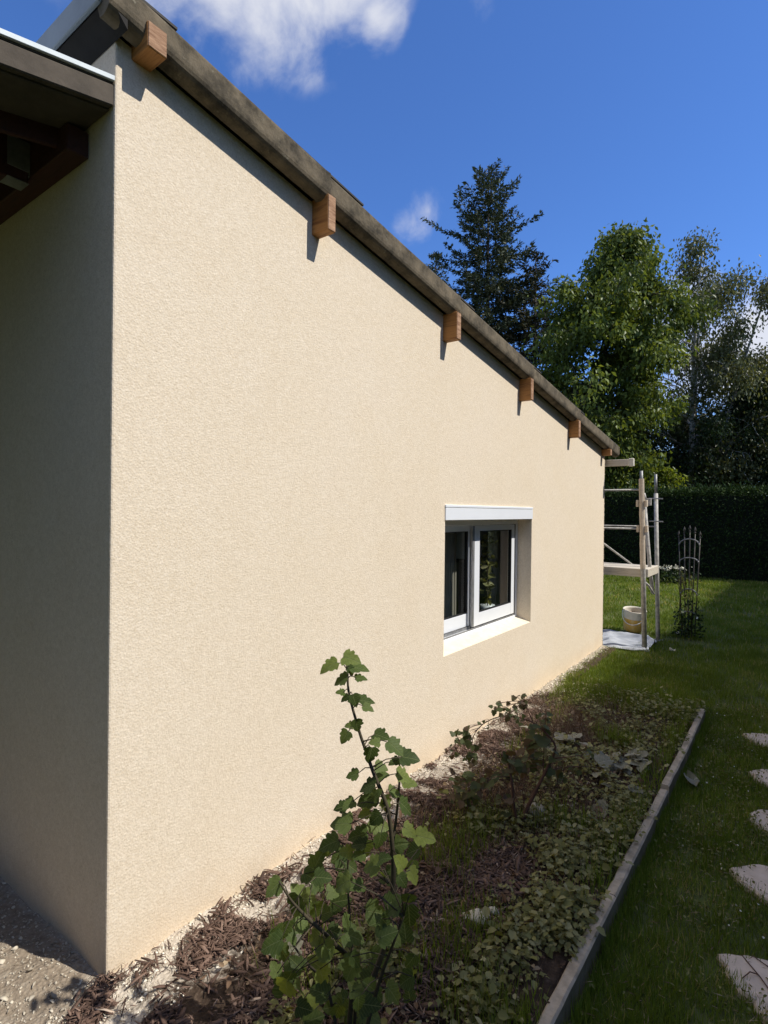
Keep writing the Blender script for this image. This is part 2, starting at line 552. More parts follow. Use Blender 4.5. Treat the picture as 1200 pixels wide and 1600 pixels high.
class MB:
    """collects shapes in world coordinates; build() links them as one mesh under a parent"""

    def __init__(self):
        self.v, self.f, self.mi = [], [], []
        self.cur = 0

    def add(self, verts, faces, mi=None):
        b = len(self.v)
        self.v += [tuple(float(c) for c in x) for x in verts]
        self.f += [tuple(b + i for i in q) for q in faces]
        self.mi += [self.cur if mi is None else mi] * len(faces)

    def hexa(self, c):
        """8 corners: bottom ring 0-3 (counter-clockwise from above), top ring 4-7"""
        self.add(c, [(3, 2, 1, 0), (4, 5, 6, 7), (0, 1, 5, 4), (1, 2, 6, 5), (2, 3, 7, 6), (3, 0, 4, 7)])

    def box(self, x0, x1, y0, y1, z0, z1, slope=0.0):
        """axis box; slope = dz/dy added to all corners"""
        c = [(x0, y0), (x1, y0), (x1, y1), (x0, y1)]
        self.hexa([(x, y, z0 + slope * y) for x, y in c] + [(x, y, z1 + slope * y) for x, y in c])

    def bevbox(self, x0, x1, y0, y1, z0, z1, b=0.004, slope=0.0):
        """box with chamfered edges"""
        V, idx = [], {}
        X, Y, Z = (x0, x1), (y0, y1), (z0, z1)
        for i in (0, 1):
            for j in (0, 1):
                for k in (0, 1):
                    sx, sy, sz = 1 - 2 * i, 1 - 2 * j, 1 - 2 * k
                    for a in range(3):
                        p = [X[i] + (0 if a == 0 else b * sx), Y[j] + (0 if a == 1 else b * sy), Z[k] + (0 if a == 2 else b * sz)]
                        idx[(i, j, k, a)] = len(V)
                        V.append((p[0], p[1], p[2] + slope * p[1]))
        F = []
        for s in (0, 1):
            F.append([idx[(s, 0, 0, 0)], idx[(s, 1, 0, 0)], idx[(s, 1, 1, 0)], idx[(s, 0, 1, 0)]][::(1 if s else -1)])
            F.append([idx[(0, s, 0, 1)], idx[(1, s, 0, 1)], idx[(1, s, 1, 1)], idx[(0, s, 1, 1)]][::(-1 if s else 1)])
            F.append([idx[(0, 0, s, 2)], idx[(1, 0, s, 2)], idx[(1, 1, s, 2)], idx[(0, 1, s, 2)]][::(1 if s else -1)])
        for s in (0, 1):
            for t in (0, 1):
                F.append([idx[(s, t, 0, 0)], idx[(s, t, 1, 0)], idx[(s, t, 1, 1)], idx[(s, t, 0, 1)]])
                F.append([idx[(s, 0, t, 0)], idx[(s, 1, t, 0)], idx[(s, 1, t, 2)], idx[(s, 0, t, 2)]])
                F.append([idx[(0, s, t, 1)], idx[(1, s, t, 1)], idx[(1, s, t, 2)], idx[(0, s, t, 2)]])
        for i in (0, 1):
            for j in (0, 1):
                for k in (0, 1):
                    F.append([idx[(i, j, k, a)] for a in range(3)])
        self.add(V, F)

    def tube(self, path, rad, n=8, caps=True):
        P = [np.array(p, float) for p in path]
        if not hasattr(rad, '__len__'):
            rad = [rad] * len(P)
        V, F = [], []
        ref = None
        for i, p in enumerate(P):
            t = P[min(i + 1, len(P) - 1)] - P[max(i - 1, 0)]
            t = t / (np.linalg.norm(t) + 1e-9)
            if ref is None:
                ref = np.array([1.0, 0, 0]) if abs(t[0]) < 0.8 else np.array([0, 1.0, 0])
            a = ref - t * (ref @ t)
            a = a / (np.linalg.norm(a) + 1e-9)
            ref = a
            bb = np.cross(t, a)
            for k in range(n):
                th = 2 * math.pi * k / n
                V.append(p + rad[i] * (a * math.cos(th) + bb * math.sin(th)))
        for i in range(len(P) - 1):
            for k in range(n):
                k2 = (k + 1) % n
                F.append((i * n + k, i * n + k2, (i + 1) * n + k2, (i + 1) * n + k))
        if caps:
            F.append(tuple(range(n))[::-1])
            F.append(tuple((len(P) - 1) * n + k for k in range(n)))
        self.add(V, F)

    def lathe(self, c, prof, n=24, axis=None):
        """profile of (r, h) turned about an axis through c"""
        ax = np.array(axis if axis is not None else (0, 0, 1.0), float)
        ax = ax / np.linalg.norm(ax)
        a = np.cross(ax, (0, 1.0, 0))
        a = a / np.linalg.norm(a)
        b = np.cross(ax, a)
        V, F = [], []
        for r, h in prof:
            for k in range(n):
                th = 2 * math.pi * k / n
                V.append(np.array(c) + ax * h + r * (a * math.cos(th) + b * math.sin(th)))
        for i in range(len(prof) - 1):
            for k in range(n):
                k2 = (k + 1) % n
                F.append((i * n + k, i * n + k2, (i + 1) * n + k2, (i + 1) * n + k))
        self.add(V, F)

    def prism(self, pts, z0, z1):
        n = len(pts)
        V = [(x, y, z0) for x, y in pts] + [(x, y, z1) for x, y in pts]
        F = [tuple(range(n))[::-1], tuple(range(n, 2 * n))] + [(i, (i + 1) % n, n + (i + 1) % n, n + i) for i in range(n)]
        self.add(V, F)

    def build(self, name, mats, parent=None, smooth=False, loc=None):
        me = bpy.data.meshes.new(name)
        off = root_offset(parent) + (np.array(loc) if loc is not None else 0)
        me.from_pydata([tuple(np.array(p) - off) for p in self.v], [], self.f)
        for m in (mats if isinstance(mats, (list, tuple)) else [mats]):
            me.materials.append(m)
        me.polygons.foreach_set('material_index', self.mi)
        if smooth:
            me.polygons.foreach_set('use_smooth', [True] * len(self.f))
        me.update()
        return link(name, me, parent, loc)


def np_mesh(name, V, F, mat, tint=None, smooth=False):
    """V (n,3), F (m,k) arrays of equal-sided polygons"""
    me = bpy.data.meshes.new(name)
    V = np.ascontiguousarray(V, dtype=np.float32)
    F = np.ascontiguousarray(F, dtype=np.int32)
    k = F.shape[1]
    me.vertices.add(len(V))
    me.vertices.foreach_set('co', V.ravel())
    me.loops.add(F.size)
    me.loops.foreach_set('vertex_index', F.ravel())
    me.polygons.add(len(F))
    me.polygons.foreach_set('loop_start', np.arange(0, F.size, k, dtype=np.int32))
    me.polygons.foreach_set('loop_total', np.full(len(F), k, dtype=np.int32))
    if smooth:
        me.polygons.foreach_set('use_smooth', np.ones(len(F), dtype=bool))
    me.materials.append(mat)
    if tint is not None:
        a = me.attributes.new('tint', 'FLOAT', 'POINT')
        a.data.foreach_set('value', np.ascontiguousarray(tint, dtype=np.float32))
    me.update(calc_edges=True)
    return me


def unit(a):
    return a / (np.linalg.norm(a, axis=-1, keepdims=True) + 1e-9)


def leaf_cloud(pos, axis, nrm, length, width, shape='rhomb', fold=0.15):
    """arrays of leaves -> V, F(tri), leaf index per vertex"""
    N = len(pos)
    axis = unit(axis)
    side = unit(np.cross(nrm, axis))
    up = np.cross(axis, side)
    L, W = length[:, None], width[:, None]
    if shape == 'rhomb':
        V = np.stack([pos, pos + axis * L * .45 + side * W * .5 + up * W * fold, pos + axis * L,
                      pos + axis * L * .45 - side * W * .5 + up * W * fold], 1)
        f = np.array([[0, 2, 1], [0, 3, 2]])
    elif shape == 'oval':
        V = np.stack([pos, pos + axis * L * .25 + side * W * .42 + up * W * fold, pos + axis * L * .65 + side * W * .45 + up * W * fold,
                      pos + axis * L - up * L * .08, pos + axis * L * .65 - side * W * .45 + up * W * fold,
                      pos + axis * L * .25 - side * W * .42 + up * W * fold], 1)
        f = np.array([[0, 2, 1], [0, 3, 2], [0, 4, 3], [0, 5, 4]])
    elif shape == 'trefoil':
        c = pos + axis * L * .38
        V = np.stack([pos, c + up * W * .06, pos + axis * L * .22 + side * W * .28 + up * W * fold, pos + axis * L * .42 + side * W * .58 + up * W * fold * .4,
                      pos + axis * L * .56 + side * W * .22 + up * W * .05, pos + axis * L - up * L * .12,
                      pos + axis * L * .56 - side * W * .22 + up * W * .05, pos + axis * L * .42 - side * W * .58 + up * W * fold * .4,
                      pos + axis * L * .22 - side * W * .28 + up * W * fold], 1)
        f = np.array([[1, 2, 0], [1, 3, 2], [1, 4, 3], [1, 5, 4], [1, 6, 5], [1, 7, 6], [1, 8, 7], [1, 0, 8]])
    elif shape == 'blade':
        V = np.stack([pos - side * W * .5, pos + side * W * .5, pos + axis * L * .55 + side * W * .4 - up * L * .06,
                      pos + axis * L * .55 - side * W * .4 - up * L * .06, pos + axis * L - up * L * .28], 1)
        f = np.array([[0, 1, 2], [0, 2, 3], [3, 2, 4]])
    elif shape == 'chip':
        T = W * .16
        V = np.stack([pos - axis * L * .5 - side * W * .3, pos - axis * L * .5 + side * W * .35, pos + side * W * .5 + up * T,
                      pos + axis * L * .5 + side * W * .2, pos + axis * L * .5 - side * W * .3, pos - side * W * .5 + up * T * 1.6], 1)
        V = np.concatenate([V, V - (up * T * 1.3)[:, None, :]], 1)
        f = np.array([[0, 1, 2], [0, 2, 5], [5, 2, 3], [5, 3, 4], [0, 6, 7], [0, 7, 1], [1, 7, 8], [1, 8, 2], [2, 8, 9], [2, 9, 3],
                      [3, 9, 10], [3, 10, 4], [4, 10, 11], [4, 11, 5], [5, 11, 6], [5, 6, 0]])
    nv = V.shape[1]
    F = (np.arange(N) * nv)[:, None, None] + f[None]
    return V.reshape(-1, 3), F.reshape(-1, 3), np.repeat(np.arange(N), nv)


def leaves(name, rng, pos, axis, nrm, length, width, mat, parent=None, shape='rhomb', tint=None, fold=0.15, kind=None):
    if tint is None:
        tint = rng.random(len(pos))
    V, F, ix = leaf_cloud(pos, axis, nrm, length, width, shape, fold)
    me = np_mesh(name, V - root_offset(parent), F, mat, np.clip(tint, 0, 1)[ix])
    return set_props(link(name, me, parent), kind=kind)


def rdir(rng, n, up=0.0):
    d = rng.normal(size=(n, 3))
    d[:, 2] += up
    return unit(d)


def value_noise(x, y, scale, seed):
    """smooth 2-D noise in 0..1"""
    rg = np.random.default_rng(seed)
    G = rg.random((64, 64))
    u, v = x / scale + 500, y / scale + 500
    i, j = np.floor(u).astype(int), np.floor(v).astype(int)
    a, b = u - i, v - j
    a, b = a * a * (3 - 2 * a), b * b * (3 - 2 * b)
    g = lambda p, q: G[p % 64, q % 64]
    return (g(i, j) * (1 - a) + g(i + 1, j) * a) * (1 - b) + (g(i, j + 1) * (1 - a) + g(i + 1, j + 1) * a) * b


# ================================================================== the setting
mb = MB()
mb.add([(-300, -300, -0.02), (300, -300, -0.02), (300, 300, -0.02), (-300, 300, -0.02)], [(0, 1, 2, 3)])
set_props(mb.build('ground', M['lawn']), kind='structure')


def bed_height(x, y):
    x, y = np.asarray(x, float), np.asarray(y, float)
    h = 0.018 * (value_noise(x, y, 0.35, 3) - .5) + 0.014 * (value_noise(x, y, 0.1, 4) - .5) + 0.009 * (value_noise(x, y, 0.04, 5) - .5)
    inside = np.clip((x - 0.05) / 0.6, 0, 1) * np.clip((y + 0.3) / 0.5, 0, 1) * np.clip((4.25 - y) / 0.3, 0, 1)
    return 0.012 + h + 0.045 * inside


nx, ny = 150, 400
xs = np.linspace(-1.5, 1.262, nx)
ys = np.linspace(-0.95, 5.94, ny)
gx, gy = np.meshgrid(xs, ys, indexing='ij')
gz = bed_height(gx, gy)
gz = np.where((gx > 1.24) | ((gy > 4.3) & (gx > .16)), -0.03, gz)
V = np.stack([gx, gy, gz], -1).reshape(-1, 3)
ii, jj = np.meshgrid(np.arange(nx - 1), np.arange(ny - 1), indexing='ij')
a = (ii * ny + jj).ravel()
F = np.stack([a, a + ny, a + ny + 1, a + 1], 1)
sandy = np.clip(1.15 - gx / 0.36, 0, 1) * np.where(gy > 4.2, np.clip((.13 - gx) / .13, 0, 1) * .8, 1)
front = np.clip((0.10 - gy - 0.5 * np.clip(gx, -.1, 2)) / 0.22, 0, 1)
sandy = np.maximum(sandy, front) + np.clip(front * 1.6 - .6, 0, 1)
set_props(link('garden_bed', np_mesh('garden_bed', V, F, M['bed'], sandy.reshape(-1), True)), kind='structure')

# ================================================================== the house
SL = -0.141                         # roof falls away from the near corner
house = empty('house', (0, 0, 0), 'beige rendered house with low pitched roof and white sliding window', 'house')
Y1 = 5.946
WY0, WY1, WZ0, WZ1 = 2.206, 3.689, 0.648, 1.541
wtop = lambda y: 3.175 + SL * y
XB = -0.22


def wall_mesh():
    mb = MB()
    yb = [0.007, WY0, WY1, Y1]

    def quad(p):
        mb.add(p, [(0, 1, 2, 3)])

    def zlev(y):
        return [-0.3, WZ0, WZ1, wtop(y)]
    for i in range(3):
        za, zb = zlev(yb[i]), zlev(yb[i + 1])
        for k in range(3):
            if i == 1 and k == 1:
                continue
            quad([(0, yb[i], za[k]), (0, yb[i + 1], zb[k]), (0, yb[i + 1], zb[k + 1]), (0, yb[i], za[k + 1])])
            quad([(XB, yb[i], za[k]), (XB, yb[i], za[k + 1]), (XB, yb[i + 1], zb[k + 1]), (XB, yb[i + 1], zb[k])])
        quad([(0, yb[i], wtop(yb[i])), (0, yb[i + 1], wtop(yb[i + 1])), (XB, yb[i + 1], wtop(yb[i + 1])), (XB, yb[i], wtop(yb[i]))])
    quad([(0, WY0, WZ0), (0, WY0, WZ1), (XB, WY0, WZ1), (XB, WY0, WZ0)])
    quad([(0, WY1, WZ0), (XB, WY1, WZ0), (XB, WY1, WZ1), (0, WY1, WZ1)])
    quad([(0, WY0, WZ1), (0, WY1, WZ1), (XB, WY1, WZ1), (XB, WY0, WZ1)])
    quad([(0, WY0, WZ0), (XB, WY0, WZ0), (XB, WY1, WZ0), (0, WY1, WZ0)])
    # rounded corner arris
    quad([(-0.002, 0.002, -0.3), (0, 0.007, -0.3), (0, 0.007, wtop(0)), (-0.002, 0.002, wtop(0))])
    quad([(-0.007, 0, -0.3), (-0.002, 0.002, -0.3), (-0.002, 0.002, wtop(0)), (-0.007, 0, wtop(0))])
    return mb


wall_mesh().build('gable_wall', M['stucco'], house)
mb = MB()
for (xa, xb, za, zb) in [(-4.2, -3.8, -.3, 3.175), (-3.8, -2.0, 2.2, 3.175), (-2.0, -.007, -.3, 3.175), (-3.8, -2.0, -.3, .04)]:
    mb.add([(xa, 0, za), (xb, 0, za), (xb, 0, zb), (xa, 0, zb)], [(0, 1, 2, 3)])
    mb.add([(xa, .2, za), (xb, .2, za), (xb, .2, min(zb, 3.145)), (xa, .2, min(zb, 3.145))], [(3, 2, 1, 0)])
for xa in (-3.8, -2.0):
    mb.add([(xa, 0, .04), (xa, .2, .04), (xa, .2, 2.2), (xa, 0, 2.2)], [(0, 1, 2, 3)])
mb.build('front_wall', M['stucco'], house)
mb = MB()
mb.add([(-4.2, Y1, -0.3), (0, Y1, -0.3), (0, Y1, wtop(Y1)), (-4.2, Y1, wtop(Y1))], [(3, 2, 1, 0)])
mb.add([(-4.2, Y1 - .2, -0.3), (XB, Y1 - .2, -0.3), (XB, Y1 - .2, wtop(Y1)), (-4.2, Y1 - .2, wtop(Y1))], [(0, 1, 2, 3)])
mb.add([(-4.2, 0, -0.3), (-4.2, Y1, -0.3), (-4.2, Y1, wtop(Y1)), (-4.2, 0, wtop(0))], [(3, 2, 1, 0)])
mb.build('rear_wall', M['stucco'], house)
mb = MB()
mb.add([(-4.1, 0.2, 0.05), (XB, 0.2, 0.05), (XB, Y1 - .2, 0.05), (-4.1, Y1 - .2, 0.05)], [(0, 1, 2, 3)])
mb.build('indoor_floor', M['interior_dark'], house)
for (xa, xb) in ((-3.8, -2.91), (-2.89, -2.0)):  # unseen opening and doors, added to let daylight into the room
    mb = MB()
    for q in ((xa, xa + .07, .05, 2.19), (xb - .07, xb, .05, 2.19), (xa + .07, xb - .07, .05, .15), (xa + .07, xb - .07, 2.1, 2.19)):
        mb.bevbox(q[0], q[1], .08, .13, q[2], q[3], .003)
    dr = mb.build('added_glazed_door', M['white'], house)
    mb = MB()
    mb.add([(xa + .07, .105, .15), (xb - .07, .105, .15), (xb - .07, .105, 2.1), (xa + .07, .105, 2.1)], [(0, 1, 2, 3)])
    mb.build('glass_pane', M['glass'], dr)
mb = MB()
mb.box(-4.15, -0.24, Y1 - .32, Y1 - .22, 0.06, 2.25)
mb.build('indoor_lining', M['interior'], house)
# crumbs of fresh render on the far arris
rng = np.random.default_rng(41)
mb = MB()
zz = -0.02
while zz < 2.3:
    h = rng.uniform(.015, .05)
    d = rng.uniform(.003, .014)
    mb.hexa([(-.03, Y1 - .001, zz), (0.003, Y1 - .001, zz), (0.002, Y1 + d, zz + .003), (-.03, Y1 + d, zz),
             (-.03, Y1 - .001, zz + h), (0.003, Y1 - .001, zz + h), (0.002, Y1 + d * .7, zz + h), (-.03, Y1 + d * .7, zz + h)])
    zz += h + rng.uniform(0, .05)
set_props(mb.build('render_edge', M['splash'], house), kind='stuff')

# roof: fibre cement sheets in rows, verge pieces along the rake, cap along the high edge
mb = MB()
mb.hexa([(-4.3, -0.05, 3.218), (0.03, -0.05, 3.218), (0.03, 6.2, 3.18 + SL * 6.2), (-4.3, 6.2, 3.18 + SL * 6.2),
         (-4.3, -0.05, 3.262), (0.03, -0.05, 3.262), (0.03, 6.2, 3.262 + SL * 6.2), (-4.3, 6.2, 3.262 + SL * 6.2)])
roof = mb.build('roof', M['soffit_dark'], house)
ends = [-0.06, 0.16, 1.21, 2.42, 3.65, 4.88, 6.25]
for a, b in zip(ends[:-1], ends[1:]):
    mb = MB()
    za, zb = 3.277 + SL * a, 3.277 + SL * b
    x1 = 0.076
    nseg = 60
    top, bot = [], []
    V, F = [], []
    for k in range(nseg + 1):
        x = -4.3 + (x1 + 4.3) * k / nseg
        w = 0.008 * math.sin(x * 2 * math.pi / 0.177 + 0.4) if k < nseg - 3 else 0
        for (y, z, raise_) in ((a, za, 0.004), (b + 0.02, zb, 0.024)):
            V += [(x, y, z + raise_ + w), (x, y, z + raise_ + w + 0.009)]
    for k in range(nseg):
        i = k * 4
        F += [(i + 1, i + 5, i + 7, i + 3), (i, i + 2, i + 6, i + 4), (i + 2, i + 3, i + 7, i + 6), (i, i + 4, i + 5, i + 1)]
    F += [(nseg * 4, nseg * 4 + 2, nseg * 4 + 3, nseg * 4 + 1)]
    mb.add(V, F)
    mb.build('roof_sheet', M['sheet'], roof)

prof = [(-.02, -.004), (.05, .001), (.08, 0.0), (.087, -.004), (.089, -.012), (.089, -.045), (.0885, -.074), (.0865, -.088), (.0815, -.1), (.073, -.11),
        (.062, -.117), (.048, -.121), (.034, -.121), (.024, -.119)]
joints = [-0.06, 0.93, 2.17, 3.42, 4.66, 6.2]
for a, b in zip(joints[:-1], joints[1:]):
    mb = MB()
    V, F = [], []
    n = len(prof)
    inner = [(x - .009 if x > .03 else x, z - .0 if x > .07 else z + (.009 if z < -.1 else -.009)) for x, z in prof]
    secs = [(a, 0.0, 1.0), (a + .05, 0.0, 1.0), (b - .02, .006, 1.05), (b + .03, .010, 1.09)]
    for (y, ox, s) in secs:
        for (x, z) in prof:
            V.append((x + ox, y, 3.284 + SL * y + z * s + ox))
        for (x, z) in inner:
            V.append((x + ox, y, 3.284 + SL * y + z * s + ox))
    for i in range(len(secs) - 1):
        for k in range(n - 1):
            o1, o2 = i * 2 * n, (i + 1) * 2 * n
            F.append((o1 + k, o1 + k + 1, o2 + k + 1, o2 + k))
            F.append((o1 + n + k, o2 + n + k, o2 + n + k + 1, o1 + n + k + 1))
        F.append((o1 + n - 1, o1 + 2 * n - 1, o2 + 2 * n - 1, o2 + n - 1))
    for i in (0, len(secs) - 1):
        for k in range(n - 1):
            o1 = i * 2 * n
            q = (o1 + k, o1 + n + k, o1 + n + k + 1, o1 + k + 1)
            F.append(q if i == 0 else q[::-1])
    mb.add(V, F)
    mb.build('verge_tile', M['verge'], roof, smooth=False)
mb = MB()
V = [(x, y, 3.284 + SL * y + z) for y in (-.0645, -.0605) for (x, z) in prof]
mb.add(V, [tuple(range(len(prof)))[::-1], tuple(range(len(prof), 2 * len(prof)))] + [(i, (i + 1) % len(prof), len(prof) + (i + 1) % len(prof), len(prof) + i) for i in range(len(prof))])
mb.build('verge_end', M['verge'], roof)
mb = MB()
mb.bevbox(-4.32, 0.04, -0.080, -0.066, 3.212, 3.303, 0.003)
mb.bevbox(-4.32, 0.07, -0.062, 0.05, 3.292, 3.304, 0.003)
mb.build('high_edge_cap', M['cap'], roof)
mb = MB()
mb.hexa([(-4.3, -0.061, 3.216), (0.08, -0.061, 3.216), (0.08, -0.002, 3.150), (-4.3, -0.002, 3.150),
         (-4.3, -0.061, 3.24), (0.08, -0.061, 3.24), (0.08, -0.002, 3.20), (-4.3, -0.002, 3.20)])
mb.build('soffit_board', M['soffit_dark'], roof)

# purlin ends
for (y0, y1, z0, z1) in [(0.055, 0.125, 3.128, 3.214), (0.94, 0.992, 2.889, 3.052), (2.150, 2.203, 2.696, 2.868),
                         (3.381, 3.435, 2.516, 2.692), (4.622, 4.68, 2.351, 2.52), (5.80, 5.86, 2.274, 2.345)]:
    mb = MB()
    mb.bevbox(-0.16, 0.101, y0, y1, z0, z1, 0.003)
    p = mb.build('purlin', M['purlin'], house)
    mb = MB()
    mb.bevbox(0.099, 0.1035, y0 + .002, y1 - .002, z0 + .002, z1 - .002, 0.0015)
    mb.build('end_grain', M['endgrain'], p)

# eave board at the low end
mb = MB()
mb.bevbox(-3.9, 0.285, 6.0, 6.035, 2.16, 2.238, 0.004)
eb = mb.build('eave_board', M['plank'], house)
mb = MB()
mb.bevbox(0.255, 0.312, 5.99, 6.045, 2.152, 2.246, 0.006)
mb.build('board_end', M['bucket'], eb)

# window
win_o = bpy.data.objects.new('window', None)
COL.objects.link(win_o)
win_o.parent = house
win_o.location = (0, WY0, WZ0)
mb = MB()
mb.bevbox(-0.06, 0.008, WY0 - .004, WY1 + .004, WZ1, 1.624, 0.002)
mb.bevbox(-0.06, 0.010, WY0 - .006, WY1 + .006, 1.626, 1.643, 0.002)
mb.build('shutter_box', M['white'], win_o)
mb = MB()
mb.hexa([(-0.13, WY0 + .001, 0.60), (-0.002, WY0 + .001, 0.60), (-0.002, WY1 - .001, 0.60), (-0.13, WY1 - .001, 0.60),
         (-0.13, WY0 + .001, 0.684), (-0.002, WY0 + .001, 0.6495), (-0.002, WY1 - .001, 0.6495), (-0.13, WY1 - .001, 0.684)])
mb.build('sill', M['sill'], win_o)
XF = -0.125                           # outer face of the fixed frame
FRX0 = -0.205
mb = MB()
for (y0, y1, z0, z1) in [(WY0 + .002, WY0 + .035, .672, WZ1 - .002), (WY1 - .035, WY1 - .002, .672, WZ1 - .002)]:
    mb.bevbox(FRX0, XF, y0, y1, z0, z1, .003)
mb.bevbox(FRX0, XF - .001, WY0 + .036, WY1 - .036, 1.497, WZ1 - .002, .003)
mb.bevbox(FRX0, XF - .001, WY0 + .036, WY1 - .036, .672, .70, .003)
mb.build('frame', M['white'], win_o)
mb = MB()
mb.bevbox(-0.166, -0.163, WY0 + .036, WY1 - .036, .7005, .722, .001)
mb.bevbox(-0.132, -0.128, WY0 + .036, WY1 - .036, .7005, .712, .001)
mb.build('track', M['galv2'], win_o)
mb = MB()
mb.bevbox(-0.162, -0.132, WY1 - .058, WY1 - .0355, .7005, 1.496, .002)
mb.build('gasket', M['gasket'], win_o)


def sash(y0, y1, x0, x1, z0, z1, wl_, wr):
    mb = MB()
    mb.bevbox(x0, x1, y0, y0 + wl_, z0, z1, .003)
    mb.bevbox(x0, x1, y1 - wr, y1, z0, z1, .003)
    mb.bevbox(x0, x1 - .001, y0 + wl_, y1 - wr, z0, z0 + .1, .003)
    mb.bevbox(x0, x1 - .001, y0 + wl_, y1 - wr, z1 - .045, z1, .003)
    s = mb.build('sash', M['white'], win_o)
    mb = MB()
    xm = (x0 + x1) / 2
    g = .006
    for q in [(y0 + wl_, y0 + wl_ + g, z0 + .1, z1 - .045), (y1 - wr - g, y1 - wr, z0 + .1, z1 - .045),
              (y0 + wl_ + g, y1 - wr - g, z0 + .1, z0 + .1 + g), (y0 + wl_ + g, y1 - wr - g, z1 - .045 - g, z1 - .045)]:
        mb.box(xm - .012, xm + .014, *q)
    mb.build('glazing_seal', M['gasket'], win_o)
    mb = MB()
    mb.add([(xm, y0 + wl_, z0 + .1), (xm, y1 - wr, z0 + .1), (xm, y1 - wr, z1 - .045), (xm, y0 + wl_, z1 - .045)], [(0, 1, 2, 3)])
    mb.build('glass_pane', M['glass'], win_o)


sash(2.88, 3.63, -0.160, -0.130, .718, 1.494, .088, .062)      # right leaf, outer track
sash(WY0 + .038, 2.935, -0.202, -0.170, .722, 1.494, .075, .085)  # left leaf, inner track
mb = MB()
mb.bevbox(-0.132, -0.128, 2.842, 2.876, .72, 1.49, .001)
mb.build('brush_strip', M['galv2'], win_o)

# things seen through the panes
rng = np.random.default_rng(7)


def curtain(name, y0, y1, x, z0, z1, label):
    n = 60
    V, F = [], []
    for k in range(n + 1):
        y = y0 + (y1 - y0) * k / n
        dx = 0.022 * math.sin(k * 0.9) + 0.008 * math.sin(k * 2.3)
        V += [(x + dx, y, z0), (x + dx * .7, y, z1), (x + dx - .004, y, z0), (x + dx * .7 - .004, y, z1)]
    for k in range(n):
        i = 4 * k
        F += [(i, i + 4, i + 5, i + 1), (i + 2, i + 3, i + 7, i + 6)]
    mb = MB()
    mb.add(V, F)
    o = mb.build(name, M['curtain'], None, True)
    return set_props(o, label, 'curtain', 'curtains')


curtain('curtain', 3.62, 4.35, -0.36, .3, 1.75, 'grey-beige curtain hanging behind the right window pane')
curtain('curtain', 2.72, 2.98, -0.36, .3, 1.75, 'dark narrow curtain gathered behind the middle of the window')

pot = empty('reflection_plant', (-0.29, 3.44, 0.70), 'added indoor plant standing in for leaf reflections in the right window pane', 'plant')  # added plant imitates the leaf shapes reflected in the pane
mb = MB()
mb.lathe((-0.29, 3.44, 0.70), [(0, 0), (.05, 0), (.065, .1), (.06, .1), (.0, .09)], 16)
mb.build('pot', M['white'], pot, True)
N = 60
hh = rng.random(N)
pos = np.stack([-0.29 + rng.normal(0, .03, N), 3.44 + rng.normal(0, .06, N), 0.84 + hh * .6], 1)
leaves('foliage', rng, pos, rdir(rng, N, .1), rdir(rng, N, 1), rng.uniform(.05, .085, N), rng.uniform(.03, .05, N), M['leaf_weed'], pot, 'oval')
mb = MB()
mb.tube([(-0.29, 3.44, .78), (-.3, 3.45, 1.1), (-.28, 3.43, 1.42)], .006, 6)
mb.build('stem', M['stem'], pot)
cab = empty('cabinet', (-0.8, 4.0, 0.06), 'pale indoor cabinet seen through the left window pane', 'cabinet')
mb = MB()
mb.bevbox(-1.15, -0.5, 3.62, 4.3, 1.16, 1.95, .006)
mb.build('upper_body', M['interior'], cab)
mb = MB()
mb.bevbox(-1.15, -0.62, 3.75, 4.3, 0.06, 1.12, .006)
mb.build('lower_body', M['interior_dark'], cab)

# canopy over the front wall at the left
CS = 0.222
cz = lambda y: 3.031 + CS * y
mb = MB()
canopy = bpy.data.objects.new('canopy', None)
COL.objects.link(canopy)
canopy.parent = house
canopy.location = (-1, -0.5, 2.8)
YC = -4.2  # unseen outer length added so the canopy darkens the front wall
mb = MB()
mb.box(-3.9, -0.006, YC, -0.002, 3.031 - .018, 3.031 - .004, CS)
mb.build('deck', M['greyboard'], canopy)
mb = MB()
mb.bevbox(-0.012, 0.004, YC, -0.002, 3.031 - .012, 3.031 + .006, .002, CS)
mb.bevbox(-3.9, -0.012, YC, -0.002, 3.031 - .003, 3.031 + .004, .001, CS)
mb.build('zinc_trim', M['zinc'], canopy)
mb = MB()
mb.bevbox(-0.03, -0.004, YC, -0.002, 3.031 - .092, 3.031 - .02, .004, CS)
mb.build('fascia', M['greyboard'], canopy)
mb = MB()
mb.bevbox(-0.24, -0.031, YC, -0.002, 3.031 - .098, 3.031 - .082, .003, CS)
mb.build('soffit', M['greyboard'], canopy)
mb = MB()
mb.bevbox(-0.262, -0.241, YC, -0.002, 3.031 - .16, 3.031 - .02, .003, CS)
mb.build('inner_board', M['darkwood'], canopy)
mb = MB()
mb.bevbox(-3.9, -0.172, -0.075, -0.002, 2.822, 2.915, .004)
mb.bevbox(-3.9, -0.265, -0.075, -0.002, 2.916, 2.99, .002)
mb.build('wall_plate', M['darkwood'], canopy)
for px_ in (-0.1, -3.8):
    mb = MB()
    mb.bevbox(px_ - .1, px_, YC + .05, YC + .15, -.2, 3.031 + CS * (YC + .1) - .1, .005)
    mb.build('canopy_post', M['darkwood'], canopy)
for x in (-0.47, -1.07, -1.67, -2.27, -2.87, -3.47):
    mb = MB()
    mb.bevbox(x - .07, x, YC, -0.08, 3.031 - .2, 3.031 - .03, .004, CS)
    rf = mb.build('rafter', M['darkwood'], canopy)
    mb = MB()
    mb.bevbox(x + .0005, x + .0035, -0.15, -0.078, 2.84, 2.95, .001)
    mb.bevbox(x - .075, x + .004, -0.079, -0.0755, 2.825, 2.95, .001)
    mb.bevbox(x - .07, x + .004, -0.15, -0.078, 2.797, 2.80, .001)
    mb.build('joist_hanger', M['galv2'], canopy)

